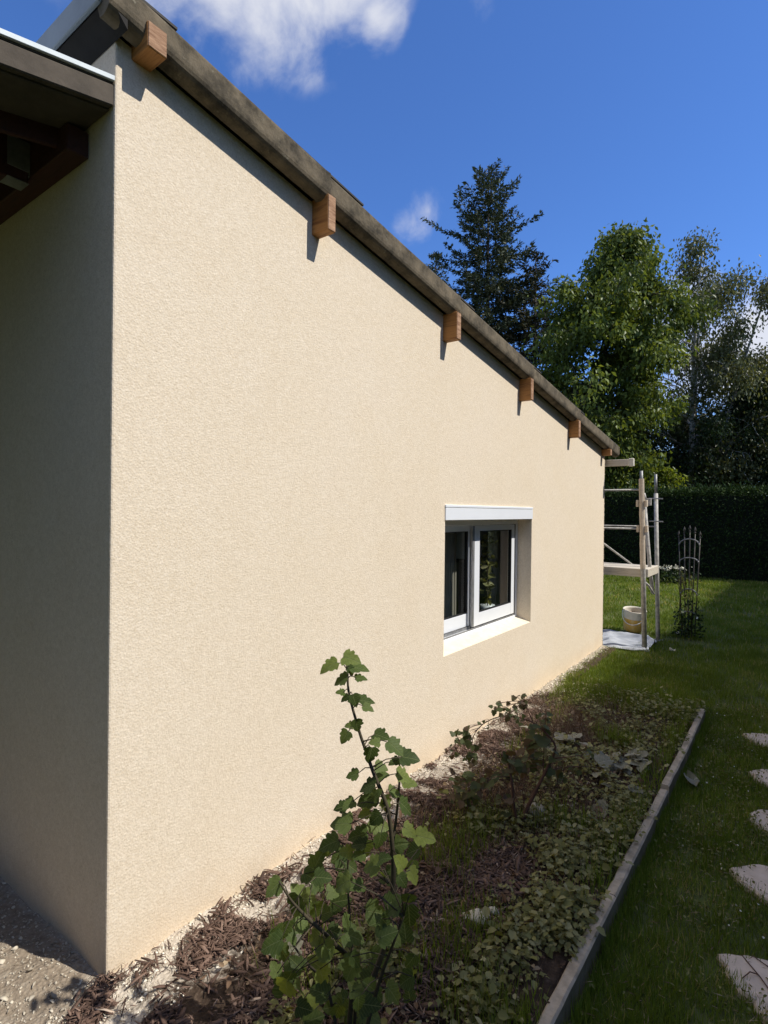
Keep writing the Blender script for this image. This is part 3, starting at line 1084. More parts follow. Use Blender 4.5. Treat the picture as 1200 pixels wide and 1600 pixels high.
# ================================================================== scaffold, bucket, sheet, trellis
sc = empty('scaffold', (0.42, 6.3, 0), 'plaster-splashed steel scaffold standing at the far corner of the house', 'scaffold')
posts = [((0.425, 6.146), (0.365, 6.146), 'splash'), ((0.444, 6.835), (0.392, 6.835), 'galv'),
         ((-1.55, 6.146), (-1.55, 6.146), 'galv'), ((-1.55, 6.835), (-1.55, 6.835), 'galv')]
for (bx, by), (tx, ty), mname in posts:
    f = lambda z: (bx + (tx - bx) * z / 2.1, by + (ty - by) * z / 2.1, z)
    mb = MB()
    mb.tube([f(-.01), f(1.86)], .0285 if mname == 'splash' else .025, 12)
    p = mb.build('post', M['galv'], sc, True)
    mb = MB()
    mb.tube([f(1.85), f(2.105)], .018, 12)
    mb.build('spigot', M['galv2'], p, True)
    if mname == 'splash':
        mb = MB()
        zz = .95
        rg = np.random.default_rng(3)
        while zz < 1.84:
            h = rg.uniform(.08, .2)
            c0, c1 = np.array(f(zz)), np.array(f(zz + h))
            o = np.array([rg.uniform(-.002, .006), -.004, 0])
            mb.tube([c0 + o, (c0 + c1) / 2 + o, c1 + o], [.0292, rg.uniform(.0295, .0325), .0292], 10)
            zz += h * .9
        mb.build('plaster_crust', M['splash'], p)
    mb = MB()
    c = f(0)
    mb.bevbox(c[0] - .05, c[0] + .05, c[1] - .05, c[1] + .05, -.012, -.004, .002)
    mb.build('base_plate', M['galv2'], p)
for z, y in [(1.875, 6.146), (1.413, 6.146), (1.43, 6.835)]:
    mb = MB()
    mb.tube([(-1.55, y, z), (.38, y, z + .006)], .012 if y < 6.5 else .009, 8)
    mb.build('rail', M['galv'], sc, True)
mb = MB()
mb.tube([(-1.55, 6.80, 2.15), (.15, 6.80, .92)], .013, 8)
mb.build('brace', M['galv'], sc, True)
for z in (1.42, 1.72):          # brackets on the near post, wedges on the far one
    xo = 0.425 - 0.06 * z / 2.1
    for s in (-1, 1):
        mb = MB()
        mb.bevbox(xo + s * .032 - (.028 if s < 0 else 0), xo + s * .032 + (.028 if s > 0 else 0), 6.12, 6.175, z - .04, z + .04, .004)
        mb.build('bracket', M['splash'], sc)
for z in (1.50, 1.79):
    xo = 0.444 - 0.052 * z / 2.1
    mb = MB()
    mb.tube([(xo - .075, 6.805, z + .006), (xo + .085, 6.805, z)], .009, 6)
    mb.build('wedge_pin', M['galv2'], sc)
# folded ladder frame leaning between the posts
mb = MB()
mb.tube([(.385, 6.30, 1.78), (.36, 6.36, 1.84), (.30, 6.38, 1.88)], .012, 8)
mb.build('hook', M['galv'], sc, True)
mb = MB()
mb.tube([(.33, 6.5, 1.76), (.40, 6.52, .93), (.43, 6.55, .62)], .022, 10)
mb.build('inclined_tube', M['galv'], sc, True)
mb = MB()
mb.bevbox(.30, .40, 6.53, 6.57, 1.70, 1.79, .004)
mb.build('bracket', M['galv'], sc)
mb = MB()
mb.tube([(.40, 6.17, .80), (.43, 6.3, .74), (.45, 6.5, .62)], .014, 8)
mb.build('hook', M['galv'], sc, True)
mb = MB()
mb.bevbox(-1.6, .40, 6.18, 6.215, .845, .945, .005)
mb.build('toe_board', M['plank'], sc)
mb = MB()
mb.bevbox(-1.6, .41, 6.22, 6.50, .905, .943, .005)
mb.build('platform_board', M['plank'], sc)
mb = MB()
mb.bevbox(-1.6, .41, 6.52, 6.80, .905, .943, .005)
mb.build('platform_board', M['plank'], sc)
mb = MB()
mb.bevbox(.411, .445, 6.19, 6.81, .845, .945, .005)
mb.build('end_board', M['plank'], sc)

# bucket, tilted, with a crust of render
bc = np.array([0.07, 7.18, 0.0])
bax = np.array([0.10, -0.12, 1.0])
bk = empty('bucket', bc, 'tilted plaster-splashed yellow and white bucket behind the scaffold post', 'bucket')
mb = MB()
b0 = bc + np.array([0, 0, .015])
mb.lathe(b0, [(.0, 0), (.118, 0), (.124, .01), (.134, .175)], 28, bax)
mb.build('lower_body', M['bucket_y'], bk, True)
mb = MB()
mb.lathe(b0, [(.1345, .175), (.14, .26), (.15, .272), (.15, .287), (.137, .287), (.133, .26), (.12, .07), (0, .065)], 28, bax)
mb.build('upper_body', M['bucket'], bk, True)
mb = MB()
mb.lathe(b0, [(.1205, .07), (.127, .22), (.122, .215), (.116, .08), (0, .075)], 28, bax)
mb.build('mortar_crust', M['mortar'], bk, True)
axn = unit(bax)
sd = unit(np.cross(axn, np.array([0, 1.0, 0])))
mb = MB()
hp = []
for k in range(15):
    t = math.pi * k / 14
    hp.append(b0 + axn * (.245 - .15 * math.sin(t)) + sd * .15 * math.cos(t) - np.array([0, 1, 0]) * (.0 + .16 * math.sin(t)))
mb.tube(hp, .005, 6)
mb.build('handle', M['white'], bk, True)

# plastic dust sheet with folds
rng = np.random.default_rng(11)
nx, ny = 70, 50
sx = np.linspace(-0.9, 0.47, nx)
V = []
for i, x in enumerate(sx):
    ya = 5.965 + .10 * max(0, x) + .02 * math.sin(x * 9) + max(0, x - .33) * 1.1
    yb = 6.93 - .12 * max(0, x) + .03 * math.sin(x * 7 + 1) - max(0, x - .33) * 1.4
    for j in range(ny):
        t = j / (ny - 1)
        y = ya + (yb - ya) * t
        z = .012 + .016 * max(0, math.sin(t * 11 + x * 2.4)) ** 2 + .012 * max(0, math.sin(x * 13 + t * 4)) ** 3 + .035 * math.exp(-((t - .72 + .1 * x) / .05) ** 2)
        z += .008 * value_noise(np.array(x), np.array(y), .05, 8)
        V.append((x, y, z if 0 < j < ny - 1 else .004))
V = np.array(V)
ii, jj = np.meshgrid(np.arange(nx - 1), np.arange(ny - 1), indexing='ij')
a = (ii * ny + jj).ravel()
F = np.stack([a, a + ny, a + ny + 1, a + 1], 1)
set_props(link('dust_sheet', np_mesh('dust_sheet', V, F, M['tarp'], None, True)),
          'crumpled white plastic dust sheet lying under the scaffold', 'plastic sheet')

# garden trellis: five rods with finials, arched bars
TX, TY = 0.735, 7.27
tr = empty('trellis', (TX, TY, 0), 'dark iron garden trellis with arched bars and pointed finials', 'trellis')
rods = []
for k, s in enumerate((-1, -.5, 0, .5, 1)):
    top = 1.29 + .075 * (1 - s * s)
    f = lambda z, s=s: (TX - .01 + s * (.075 + .05 * z / 1.35), TY + .025 * (1 - s * s), z)
    rods.append(f)
    mb = MB()
    mb.tube([f(-.05), f(.7), f(top)], .0065, 8)
    rd = mb.build('rod', M['iron'], tr, True)
    mb = MB()
    mb.lathe(f(top), [(.006, 0), (.013, .006), (.013, .014), (.007, .02), (.007, .028), (.016, .042), (.012, .06), (.0, .095)], 10)
    mb.build('finial', M['iron'], rd, True)
for z, rise in ((1.19, .085), (.97, .06), (.545, .075), (.28, .045)):
    w = .075 + .05 * z / 1.35
    mb = MB()
    mb.tube([(TX - .01 + w * math.cos(t), TY - .012 + .025 * math.sin(t), z + rise * math.sin(t)) for t in np.linspace(math.pi, 0, 13)], .0085, 8)
    mb.build('arched_bar', M['galv2'], tr, True)
cl = empty('climbing_plant', (TX, TY - .05, 0), 'dark climbing plant growing at the foot of the iron trellis', 'plant')
rng = np.random.default_rng(21)
N = 360
z = np.abs(rng.normal(0, .25, N))
ph = rng.random(N) * 6.28
rr = rng.random(N) ** .6 * np.clip(.2 - .12 * z, .05, 1)
pos = np.stack([TX + rr * np.cos(ph), TY - .04 + rr * np.sin(ph), z + .02], 1)
leaves('foliage', rng, pos, rdir(rng, N, .2), rdir(rng, N, .8), rng.uniform(.025, .05, N), rng.uniform(.02, .035, N), M['leaf_dark'], cl, 'oval')
mb = MB()
for k in range(5):
    p = np.array([TX + rng.uniform(-.07, .07), TY - .03, 0])
    path = [p]
    for i in range(7):
        p = p + np.array([rng.uniform(-.03, .03), rng.uniform(-.012, .012), .12])
        path.append(p)
    mb.tube(path, [.005] * 7 + [.002], 5)
mb.build('stem', M['stem'], cl)
N = 40
pos = np.stack([TX + rng.normal(-.04, .05, N), TY - .04 + rng.normal(0, .03, N), rng.uniform(.5, .85, N)], 1)
leaves('upper_leaves', rng, pos, rdir(rng, N, .2), rdir(rng, N, .8), rng.uniform(.02, .04, N), rng.uniform(.015, .03, N), M['leaf_weed'], cl, 'oval')

# ================================================================== path, edging, stones
flags = [('flagstone', [(1.54, 3.88), (1.62, 3.76), (1.75, 3.68), (2.05, 3.7), (2.1, 3.95), (1.9, 4.04), (1.66, 3.98)], 'farthest pale flagstone of the lawn path'),
         ('flagstone', [(1.62, 3.2), (1.66, 3.1), (1.76, 3.03), (2.06, 3.05), (2.1, 3.3), (1.85, 3.36), (1.68, 3.28)], 'second farthest pale flagstone of the lawn path'),
         ('flagstone', [(1.65, 2.62), (1.67, 2.52), (1.77, 2.42), (2.05, 2.4), (2.15, 2.66), (1.9, 2.75), (1.7, 2.7)], 'middle pale flagstone of the lawn path'),
         ('flagstone', [(1.615, 2.01), (1.66, 1.93), (1.77, 1.845), (2.08, 1.8), (2.15, 2.08), (1.95, 2.17), (1.72, 2.12)], 'second nearest pale flagstone of the lawn path'),
         ('flagstone', [(1.625, 1.41), (1.67, 1.31), (1.75, 1.22), (1.84, 1.12), (2.1, 1.1), (2.2, 1.4), (1.98, 1.52), (1.74, 1.47)], 'nearest large pale flagstone with dry stalks lying on it')]
for nm, poly, lab in flags:
    cxy = np.mean(np.array(poly), 0)
    mb = MB()
    n = len(poly)
    rg = np.random.default_rng(int(abs(cxy[1]) * 100))
    fine = []
    for i in range(n):
        p, q = np.array(poly[i]), np.array(poly[(i + 1) % n])
        for k in range(4):
            fine.append(p + (q - p) * k / 4 + rg.normal(0, .006, 2) * (k > 0))
    fine = np.array(fine)
    if np.sum(fine[:, 0] * np.roll(fine[:, 1], -1) - np.roll(fine[:, 0], -1) * fine[:, 1]) < 0:
        fine = fine[::-1]
    k = len(fine)
    ins = cxy + (fine - cxy) * .95
    V = [(x, y, -.04) for x, y in fine] + [(x, y, -.003) for x, y in fine] + [(x, y, .007 + rg.normal(0, .0015)) for x, y in ins] + [(cxy[0], cxy[1], .010)]
    F = [(i, (i + 1) % k, k + (i + 1) % k, k + i) for i in range(k)] + [(k + i, k + (i + 1) % k, 2 * k + (i + 1) % k, 2 * k + i) for i in range(k)]
    F += [(2 * k + i, 2 * k + (i + 1) % k, 3 * k) for i in range(k)]
    mb.add(V, F)
    o = mb.build(nm, M['flag'])
    set_props(o, lab, 'paving stone', 'flagstones across the lawn')
for k, (a, b, c) in enumerate([((1.70, 1.44, .012), (1.76, 1.36, .014), (1.86, 1.20, .014)), ((1.73, 1.46, .012), (1.80, 1.42, .014), (1.9, 1.36, .014)),
                               ((1.71, 1.32, .012), (1.73, 1.36, .018), (1.75, 1.37, .013))]):
    mb = MB()
    mb.tube([a, b, c], [.0015, .0022, .0018], 5)
    set_props(mb.build('dry_stalk', M['redstem']), ['longest dry stalk lying across the nearest flagstone', 'dry stalk along the far edge of the nearest flagstone',
              'short dry twig on the middle of the nearest flagstone'][k], 'stalk', 'dry stalks on the flagstone')

for (xa, ya, xb, yb, zt, lab) in [(1.240, -.7, 1.262, 1.385, .078, 'long grey weathered edging board nearest the camera along the bed'),
                                  (1.262, 1.388, 1.271, 2.45, .077, 'second grey edging board along the planting bed'),
                                  (1.266, 2.5, 1.272, 3.05, .082, 'short grey edging board shifted inwards along the bed'),
                                  (1.274, 3.06, 1.268, 4.03, .08, 'farthest grey edging board ending at the grass')]:
    mb = MB()
    rg = np.random.default_rng(int(ya * 100) + 90)
    n = max(4, int((yb - ya) / .06))
    V, F = [], []
    for i in range(n + 1):
        t = i / n
        x, y = xa + (xb - xa) * t, ya + (yb - ya) * t
        w = .021 + rg.normal(0, .0006)
        zz = zt + rg.normal(0, .0009)
        for (dx, z) in ((-w, -.1), (-w, zz - .006), (-w + .006, zz), (w - .007, zz + rg.normal(0, .001)), (w, zz - .008), (w, -.1)):
            V.append((x + dx, y, z))
    for i in range(n):
        for k in range(5):
            a = i * 6 + k
            F.append((a, a + 1, a + 7, a + 6))
    F += [tuple(range(6)), tuple(n * 6 + 5 - k for k in range(6))]
    mb.add(V, F)
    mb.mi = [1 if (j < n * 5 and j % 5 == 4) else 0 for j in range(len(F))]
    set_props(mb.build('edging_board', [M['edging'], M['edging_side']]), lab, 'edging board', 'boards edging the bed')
mb = MB()
mb.hexa([(.35, 4.13, .03), (.70, 4.17, .02), (.705, 4.215, .02), (.355, 4.175, .03), (.35, 4.13, .062), (.70, 4.17, .055), (.705, 4.215, .055), (.355, 4.175, .062)])
set_props(mb.build('loose_plank', M['edging']), 'short pale plank lying across the far end of the bed', 'plank')


def lump(name, c, r, mat, lab, cat, seed, squash=.6, group=None):
    rg = np.random.default_rng(seed)
    n, m = 12, 7
    V, F = [(c[0], c[1], c[2] + r * squash)], []
    for i in range(1, m):
        th = math.pi * i / m
        for k in range(n):
            ph = 2 * math.pi * k / n
            rr = r * (1 + rg.normal(0, .09))
            V.append((c[0] + rr * math.sin(th) * math.cos(ph) * 1.25, c[1] + rr * math.sin(th) * math.sin(ph), c[2] + rr * squash * math.cos(th)))
    V.append((c[0], c[1], c[2] - r * squash))
    for k in range(n):
        F.append((0, 1 + k, 1 + (k + 1) % n))
        F.append((len(V) - 1, len(V) - 1 - n + (k + 1) % n, len(V) - 1 - n + k))
    for i in range(m - 2):
        for k in range(n):
            a, b = 1 + i * n + k, 1 + i * n + (k + 1) % n
            F.append((a, a + n, b + n, b))
    mb = MB()
    mb.add(V, F)
    return set_props(mb.build(name, mat, None, True), lab, cat, group)


lump('pale_stone', (.79, 1.81, .075), .05, M['stone'], 'pale rounded stone lying behind the red-stemmed shrub', 'stone', 1)
lump('plaster_lump', (.90, .95, .075), .035, M['plaster_lump'], 'pale crumbled lump of plaster among the weeds', 'plaster', 2)
lump('plaster_lump', (.86, .93, .07), .02, M['plaster_lump'], 'small plaster crumb beside the larger pale lump', 'plaster', 3)
lump('plaster_lump', (.93, 1.01, .08), .018, M['plaster_lump'], 'small plaster crumb behind the larger pale lump', 'plaster', 4)

# litter on the lawn
for k, (px, y, rz, s, lab, ln) in enumerate([(1.36, 2.79, .5, .075, 'pale curled leaf lying on the grass beside the edging', .15), (0.60, 7.25, .2, .05, 'white scrap on the grass left of the trellis', .08),
                                             (.71, 6.2, 1.2, .04, 'white scrap on the shaded grass before the trellis', .07), (.66, 8.6, .3, .04, 'white scrap on the sunny grass behind the trellis', .07)]):
    n = 9
    V, F = [], []
    for i in range(n):
        t = i / (n - 1)
        w = s * math.sin(math.pi * min(1, .08 + t * .88)) * .55
        for q in (-1, -.4, .3, 1):
            V.append((px + math.cos(rz) * (w * q) - math.sin(rz) * ln * (t - .5), y + math.sin(rz) * w * q + math.cos(rz) * ln * (t - .5),
                      .026 + .016 * abs(q) ** 1.5 + .012 * math.sin(t * 6 + q * 2)))
    for i in range(n - 1):
        for q in range(3):
            a = i * 4 + q
            F.append((a, a + 1, a + 5, a + 4))
    me = np_mesh('fallen_leaf', np.array(V), np.array(F), M['leaf_pale'] if k == 0 else M['petal'], np.full(len(V), .9), True)
    set_props(link('fallen_leaf' if k == 0 else 'white_scrap', me), lab, 'leaf' if k == 0 else 'litter', 'scraps on the lawn')


# ================================================================== bushes in the bed
def lobed_leaf(seed, mat):
    """a lobed, toothed currant leaf, base at origin, along +Y, folded on its veins; unit length"""
    rg = np.random.default_rng(seed)
    prof = [(0, 0), (.2, -.06), (.40, .02), (.52, .17), (.44, .27), (.5, .4), (.43, .52), (.3, .54), (.31, .68), (.2, .83), (.1, .92), (0, 1.0)]
    pts = [(x * (1 + rg.normal(0, .05)), y + rg.normal(0, .015)) for x, y in prof]
    pts[0], pts[-1] = (0, 0), (0, 1)
    mid = [(0, 0), (0, .25), (0, .5), (0, .75), (0, 1)]
    V, F, T = [], [], []
    curl = rg.uniform(.12, .5)

    def zz(x, y):
        return .16 * abs(x) + .05 * math.sin(9 * y + 5 * abs(x)) * abs(x) * 2 - curl * y * y * .6
    midv = [(x, y, zz(x, y)) for x, y in mid]
    V += midv
    for s in (-1, 1):
        b = len(V)
        edge = [(x * s, y, zz(x, y)) for x, y in pts]
        V += edge
        inner = [(s * .2, .16), (s * .24, .36), (s * .17, .6)]
        bi = len(V)
        V += [(x, y, zz(x, y) + .025) for x, y in inner]
        tr = []
        tr += [(0, bi, b + 2), (0, b + 2, b + 1), (bi, b + 3, b + 2), (bi, b + 4, b + 3), (bi, bi + 1, b + 4), (bi + 1, b + 5, b + 4), (bi + 1, b + 6, b + 5),
               (bi + 1, b + 7, b + 6), (bi + 1, bi + 2, b + 7), (bi + 2, b + 8, b + 7), (bi + 2, b + 9, b + 8), (bi + 2, 4, b + 9), (b + 9, 4, b + 10),
               (0, 1, bi), (1, bi + 1, bi), (1, 2, bi + 1), (2, bi + 2, bi + 1), (2, 3, bi + 2), (3, 4, bi + 2)]
        F += [t if s < 0 else t[::-1] for t in tr]
    tint = rg.uniform(0, 1)
    return np_mesh('leaf', np.array(V), np.array(F), mat, np.full(len(V), tint), True)


def nearest_on(paths, p):
    best, bd = None, 1e9
    for path in paths:
        for i in range(len(path) - 1):
            a, b = path[i], path[i + 1]
            t = np.clip((p - a) @ (b - a) / ((b - a) @ (b - a) + 1e-9), 0, 1)
            q = a + t * (b - a)
            d = np.linalg.norm(p - q)
            if d < bd:
                best, bd = q, d
    return best


def put_leaf(name, me, parent, base, axis, nrm, size, off):
    y = unit(np.array(axis))
    x = unit(np.cross(y, nrm))
    z = np.cross(x, y)
    m = Matrix(((x[0] * size, y[0] * size, z[0] * size, base[0] - off[0]), (x[1] * size, y[1] * size, z[1] * size, base[1] - off[1]),
                (x[2] * size, y[2] * size, z[2] * size, base[2] - off[2]), (0, 0, 0, 1)))
    o = bpy.data.objects.new(name, me)
    COL.objects.link(o)
    o.parent = parent
    o.matrix_basis = m
    return o


def smooth_path(p, k=4):
    p = [np.array(q, float) for q in p]
    out = []
    for i in range(len(p) - 1):
        p0, p1, p2, p3 = p[max(i - 1, 0)], p[i], p[i + 1], p[min(i + 2, len(p) - 1)]
        for j in range(k):
            t = j / k
            out.append(.5 * ((2 * p1) + (-p0 + p2) * t + (2 * p0 - 5 * p1 + 4 * p2 - p3) * t * t + (-p0 + 3 * p1 - 3 * p2 + p3) * t ** 3))
    out.append(p[-1])
    return out


D1 = 1.49
B1 = np.array([.885, .193, .03])
currant = empty('currant_bush', B1, 'tall leafy green currant bush in front of the wall', 'bush')
cc = lambda x, y, d=0.0: pt(380 + x * .375, 1000 + y * .375, D1 + d)
paths = [smooth_path([B1, cc(520, 1480), cc(600, 1240), cc(625, 1000), cc(620, 850, -.01), cc(600, 700, -.02), cc(545, 560, -.02), cc(510, 460), cc(480, 370), cc(440, 220, .02), cc(435, 125, .03)]),
         smooth_path([cc(615, 900), cc(640, 720, .04), cc(652, 560, .06), cc(648, 480, .07)]),
         smooth_path([B1 + (-.01, 0, 0), cc(455, 1400, -.03), cc(380, 1265, -.08), cc(270, 1160, -.11), cc(200, 1085, -.13), cc(150, 1005, -.14)]),
         smooth_path([B1 + (.01, .01, 0), cc(470, 1450, .06), cc(450, 1250, .09), cc(435, 1000, .11), cc(440, 900, .1)]),
         smooth_path([cc(605, 1010), cc(550, 970, .03), cc(480, 920, .06), cc(420, 870, .07)]),
         smooth_path([B1 + (.015, -.01, 0), cc(560, 1450, -.12), cc(620, 1280, -.16), cc(670, 1150, -.18)]),
         smooth_path([B1, cc(360, 1480, .05), cc(250, 1330, .1), cc(180, 1230, .12)])]
rads = [(.0085, .0028), (.0045, .002), (.0075, .002), (.0055, .002), (.0045, .002), (.006, .002), (.0055, .002)]
mb = MB()
for p, (r0, r1) in zip(paths, rads):
    mb.tube(p, list(np.linspace(r0, r1, len(p))), 7)
currant_up = [(350, 110, 90, 180), (455, 78, 85, 20), (490, 115, 88, 0), (450, 130, 55, -60), (400, 168, 75, 185), (495, 157, 58, 5), (403, 217, 42, 150),
              (520, 253, 82, -5), (465, 255, 58, -70), (525, 285, 56, -15), (420, 245, 42, 200), (440, 355, 45, 160), (475, 360, 60, -80), (420, 408, 62, 235),
              (580, 398, 82, 30), (640, 450, 92, -30), (545, 425, 52, 150), (530, 485, 72, -100), (700, 490, 90, 10), (625, 508, 52, 170), (580, 530, 62, 0),
              (450, 562, 62, 190), (675, 570, 82, -20), (700, 598, 66, 10), (510, 610, 90, 200), (580, 560, 72, 30), (640, 635, 72, -10), (510, 668, 100, 190),
              (685, 700, 92, -30), (435, 685, 62, 190), (400, 697, 62, 180), (500, 725, 64, 200), (400, 762, 105, 170), (350, 850, 95, 190), (470, 815, 92, -170),
              (570, 770, 95, 0), (660, 850, 85, 40), (765, 822, 92, 0), (395, 905, 82, 200), (600, 690, 70, -60), (560, 640, 60, 60), (545, 750, 70, 220),
              (700, 800, 75, -20), (120, 1040, 90, 215), (110, 1270, 110, 200), (175, 1465, 115, 260), (220, 1040, 70, 120), (160, 1230, 110, -100)]
rng = np.random.default_rng(77)
LM = [lobed_leaf(s, M['leaf_currant']) for s in range(100, 108)]
spec = [(x, y, s, a) for x, y, s, a in currant_up]
while len(spec) < 138:
    y = rng.uniform(840, 1600)
    t = (y - 840) / 760
    xl = 330 - 210 * min(1, t * 1.6) + max(0, t - .75) * 700
    xr = 735 - 40 * t - max(0, t - .8) * 500
    x = rng.uniform(xl, xr)
    if any((x - q[0]) ** 2 + (y - q[1]) ** 2 < 34 ** 2 for q in spec):
        continue
    spec.append((x, y, rng.uniform(70, 118), rng.uniform(0, 360)))
pet = MB()
for i, (x, y, s, ang) in enumerate(spec):
    explicit = i < len(currant_up)
    dd = rng.uniform(-.06, .06) if explicit and y < 900 else rng.uniform(-.2, .2)
    s3 = s * .375 / FPX * (D1 + dd)
    a = R(ang)
    ctr = cc(x, y, dd)
    ax = RT * math.cos(a) + UP * math.sin(a) * .8 + FW * rng.uniform(-.5, .3) - np.array([0, 0, 1]) * rng.uniform(.0, .35)
    ax = unit(ax)
    nr = np.array([0, 0, 1.0]) * rng.uniform(.5, 1.1) - FW * rng.uniform(.25, .8) + RT * rng.uniform(-.4, .4) + np.array(SUN) * .3
    base = ctr - ax * s3 * .5
    st = nearest_on(paths, base)
    put_leaf('leaf', LM[int(rng.integers(len(LM)))], currant, base, ax, nr, s3 * (.93 if explicit else .8), B1)
    if np.linalg.norm(st - base) < .22:
        pet.tube([st, (st + base) / 2 + np.array([0, 0, .008]), base + ax * .004], [.0018, .0013, .0012], 5)
mb.build('stem', M['stem'], currant, True)
set_props(pet.build('leaf_stalks', M['stem'], currant, True), kind='stuff')

# second shrub: red-brown stems, one arching branch
B2 = np.array([.764, 1.643, .04])
shrub = empty('arching_shrub', B2, 'sparse red-stemmed shrub with one long branch arching to the wall', 'shrub')
D2 = float((B2 - CAM) @ FW)
sc2 = lambda x, y, d=0.0: pt(700 + x / 4, 1060 + y / 4, D2 + d)
p2 = [smooth_path([B2, sc2(415, 830), sc2(400, 660), sc2(388, 590, .02), sc2(370, 500, .04)]),
      smooth_path([B2 + (.01, 0, 0), sc2(480, 850), sc2(560, 680), sc2(620, 560), sc2(672, 430), sc2(600, 330, .02), sc2(520, 270, .05), sc2(420, 240, .1), sc2(320, 240, .16), sc2(220, 285, .2), sc2(160, 360, .22), sc2(150, 450, .22), sc2(152, 600, .2)]),
      smooth_path([sc2(612, 575), sc2(760, 552, .03), sc2(930, 556, .05)]),
      smooth_path([sc2(645, 500), sc2(740, 492, -.03), sc2(840, 478, -.05)]),
      smooth_path([sc2(595, 620), sc2(598, 480, .05), sc2(603, 370, .06), sc2(610, 225, .08)]),
      smooth_path([sc2(530, 268, .05), sc2(500, 200, .05), sc2(468, 145, .04)]),
      smooth_path([B2, sc2(300, 960, .05), sc2(190, 850, .08), sc2(140, 720, .12), sc2(120, 640, .14)]),
      smooth_path([sc2(470, 850), sc2(474, 800, .03), sc2(478, 760, .05)]),
      smooth_path([sc2(325, 240, .16), sc2(322, 200, .16), sc2(330, 165, .16)]),
      smooth_path([sc2(160, 370, .22), sc2(110, 380, .22), sc2(50, 440, .22), sc2(25, 470, .22)])]
r2 = [(.010, .005), (.012, .0022), (.003, .0015), (.0035, .0015), (.0035, .0014), (.003, .0015), (.006, .002), (.003, .0015), (.002, .0012), (.002, .0012)]
mb = MB()
for p, (a, b) in zip(p2, r2):
    t_ = np.linspace(0, 1, len(p))
    mb.tube(p, list(b + (a - b) * (1 - t_) ** (2.6 if len(p) > 30 else 1.2)), 7)
mb.build('stem', M['redstem'], shrub, True)
LM2 = [lobed_leaf(s, M['leaf_shrub']) for s in range(200, 206)]
cl2 = [(320, 180, 10, 40), (390, 195, 8, 40), (470, 150, 12, 42), (240, 285, 5, 30), (75, 385, 9, 42), (130, 365, 10, 48), (35, 460, 7, 38), (150, 500, 10, 46), (100, 610, 8, 60), (190, 690, 5, 90),
       (360, 590, 8, 70), (430, 560, 8, 70), (545, 525, 8, 80), (470, 520, 6, 80), (520, 415, 4, 130), (380, 500, 6, 70), (610, 300, 7, 50), (600, 240, 6, 40), (640, 440, 5, 60), (690, 620, 6, 80),
       (760, 555, 4, 40), (850, 480, 4, 40), (350, 780, 5, 100), (300, 860, 6, 90), (250, 940, 7, 90), (200, 900, 6, 80), (140, 740, 8, 80), (60, 720, 6, 70), (440, 250, 6, 36), (540, 300, 7, 46), (230, 650, 6, 70)]
rng = np.random.default_rng(91)
pet = MB()
for x, y, n, s in cl2:
    s = min(s, 62) if s < 125 else s
    for k in range(int(n * 1.5)):
        xx, yy = x + rng.normal(0, 20 + s * .2), y + rng.normal(0, 20 + s * .2)
        dd = rng.normal(.08, .07)
        s3 = s * rng.uniform(.5, .95) / 4 / FPX * D2
        a = rng.uniform(0, 6.28)
        ax = unit(RT * math.cos(a) + UP * math.sin(a) * .7 + FW * rng.uniform(-.6, .6) - np.array([0, 0, .25]))
        nr = np.array([0, 0, 1.0]) - FW * rng.uniform(0, .8) + RT * rng.uniform(-.5, .5)
        base = sc2(xx, yy, dd) - ax * s3 * .5
        put_leaf('leaf', LM2[int(rng.integers(len(LM2)))], shrub, base, ax, nr, s3 * 1.15, B2)
        st = nearest_on(p2, base)
        if np.linalg.norm(st - base) < .3:
            pet.tube([st, (st + base) / 2 + np.array([0, 0, .006]), base], [.0014, .001, .001], 4)
set_props(pet.build('leaf_stalks', M['redstem'], shrub, True), kind='stuff')

# withered pale leaves lying in the bed
wl_ = empty('withered_leaf_clump', (1.0, 2.6, .05), 'clump of large pale grey withered leaves in the middle of the bed', 'dead leaves')
LM3 = [lobed_leaf(s, M['leaf_pale']) for s in range(300, 304)]
for k in range(26):
    c = np.array([rng.normal(1.0, .09), rng.normal(2.6, .24), rng.uniform(.075, .12)])
    a = rng.uniform(0, 6.28)
    put_leaf('leaf', LM3[k % 4], wl_, c, np.array([math.cos(a), math.sin(a), rng.uniform(-.3, .3)]), np.array([rng.normal(0, .35), rng.normal(0, .35), 1]),
             rng.uniform(.06, .12), np.array([1.0, 2.6, .05]))
w2 = empty('withered_leaf_clump', (.62, 2.62, .05), 'pair of pale withered leaves behind the arching shrub near the wall', 'dead leaves')
for k in range(5):
    c = np.array([rng.normal(.66, .1), rng.normal(2.65, .1), rng.uniform(.08, .12)])
    a = rng.uniform(0, 6.28)
    put_leaf('leaf', LM3[k % 4], w2, c, np.array([math.cos(a), math.sin(a), rng.uniform(-.2, .3)]), np.array([rng.normal(0, .3), rng.normal(0, .3), 1]),
             rng.uniform(.09, .15), np.array([.62, 2.62, .05]))
pl = empty('fallen_leaf', (.44, .42, .05), 'single pale grey-green lobed leaf lying on the bark chips left of the currant bush', 'leaf')
put_leaf('leaf_blade', LM3[1], pl, np.array([.40, .43, .065]), np.array([.8, -.4, .1]), np.array([.2, -.3, 1]), .12, np.array([.44, .42, .05]))
yf = empty('yellow_flower', (.69, .745, .06), 'single small yellow flower among the weeds', 'flower')
N = 14
ph = np.linspace(0, 2 * math.pi, N, endpoint=False)
leaves('petals', rng, np.tile(np.array([.69, .745, .115]), (N, 1)), np.stack([np.cos(ph), np.sin(ph), np.full(N, .35)], 1), np.tile(np.array([0, 0, 1.0]), (N, 1)),
       np.full(N, .012), np.full(N, .006), M['yellow'], yf, 'oval')
mb = MB()
mb.tube([(.69, .745, .04), (.69, .745, .114)], .0015, 5)
mb.build('stem', M['stem'], yf)

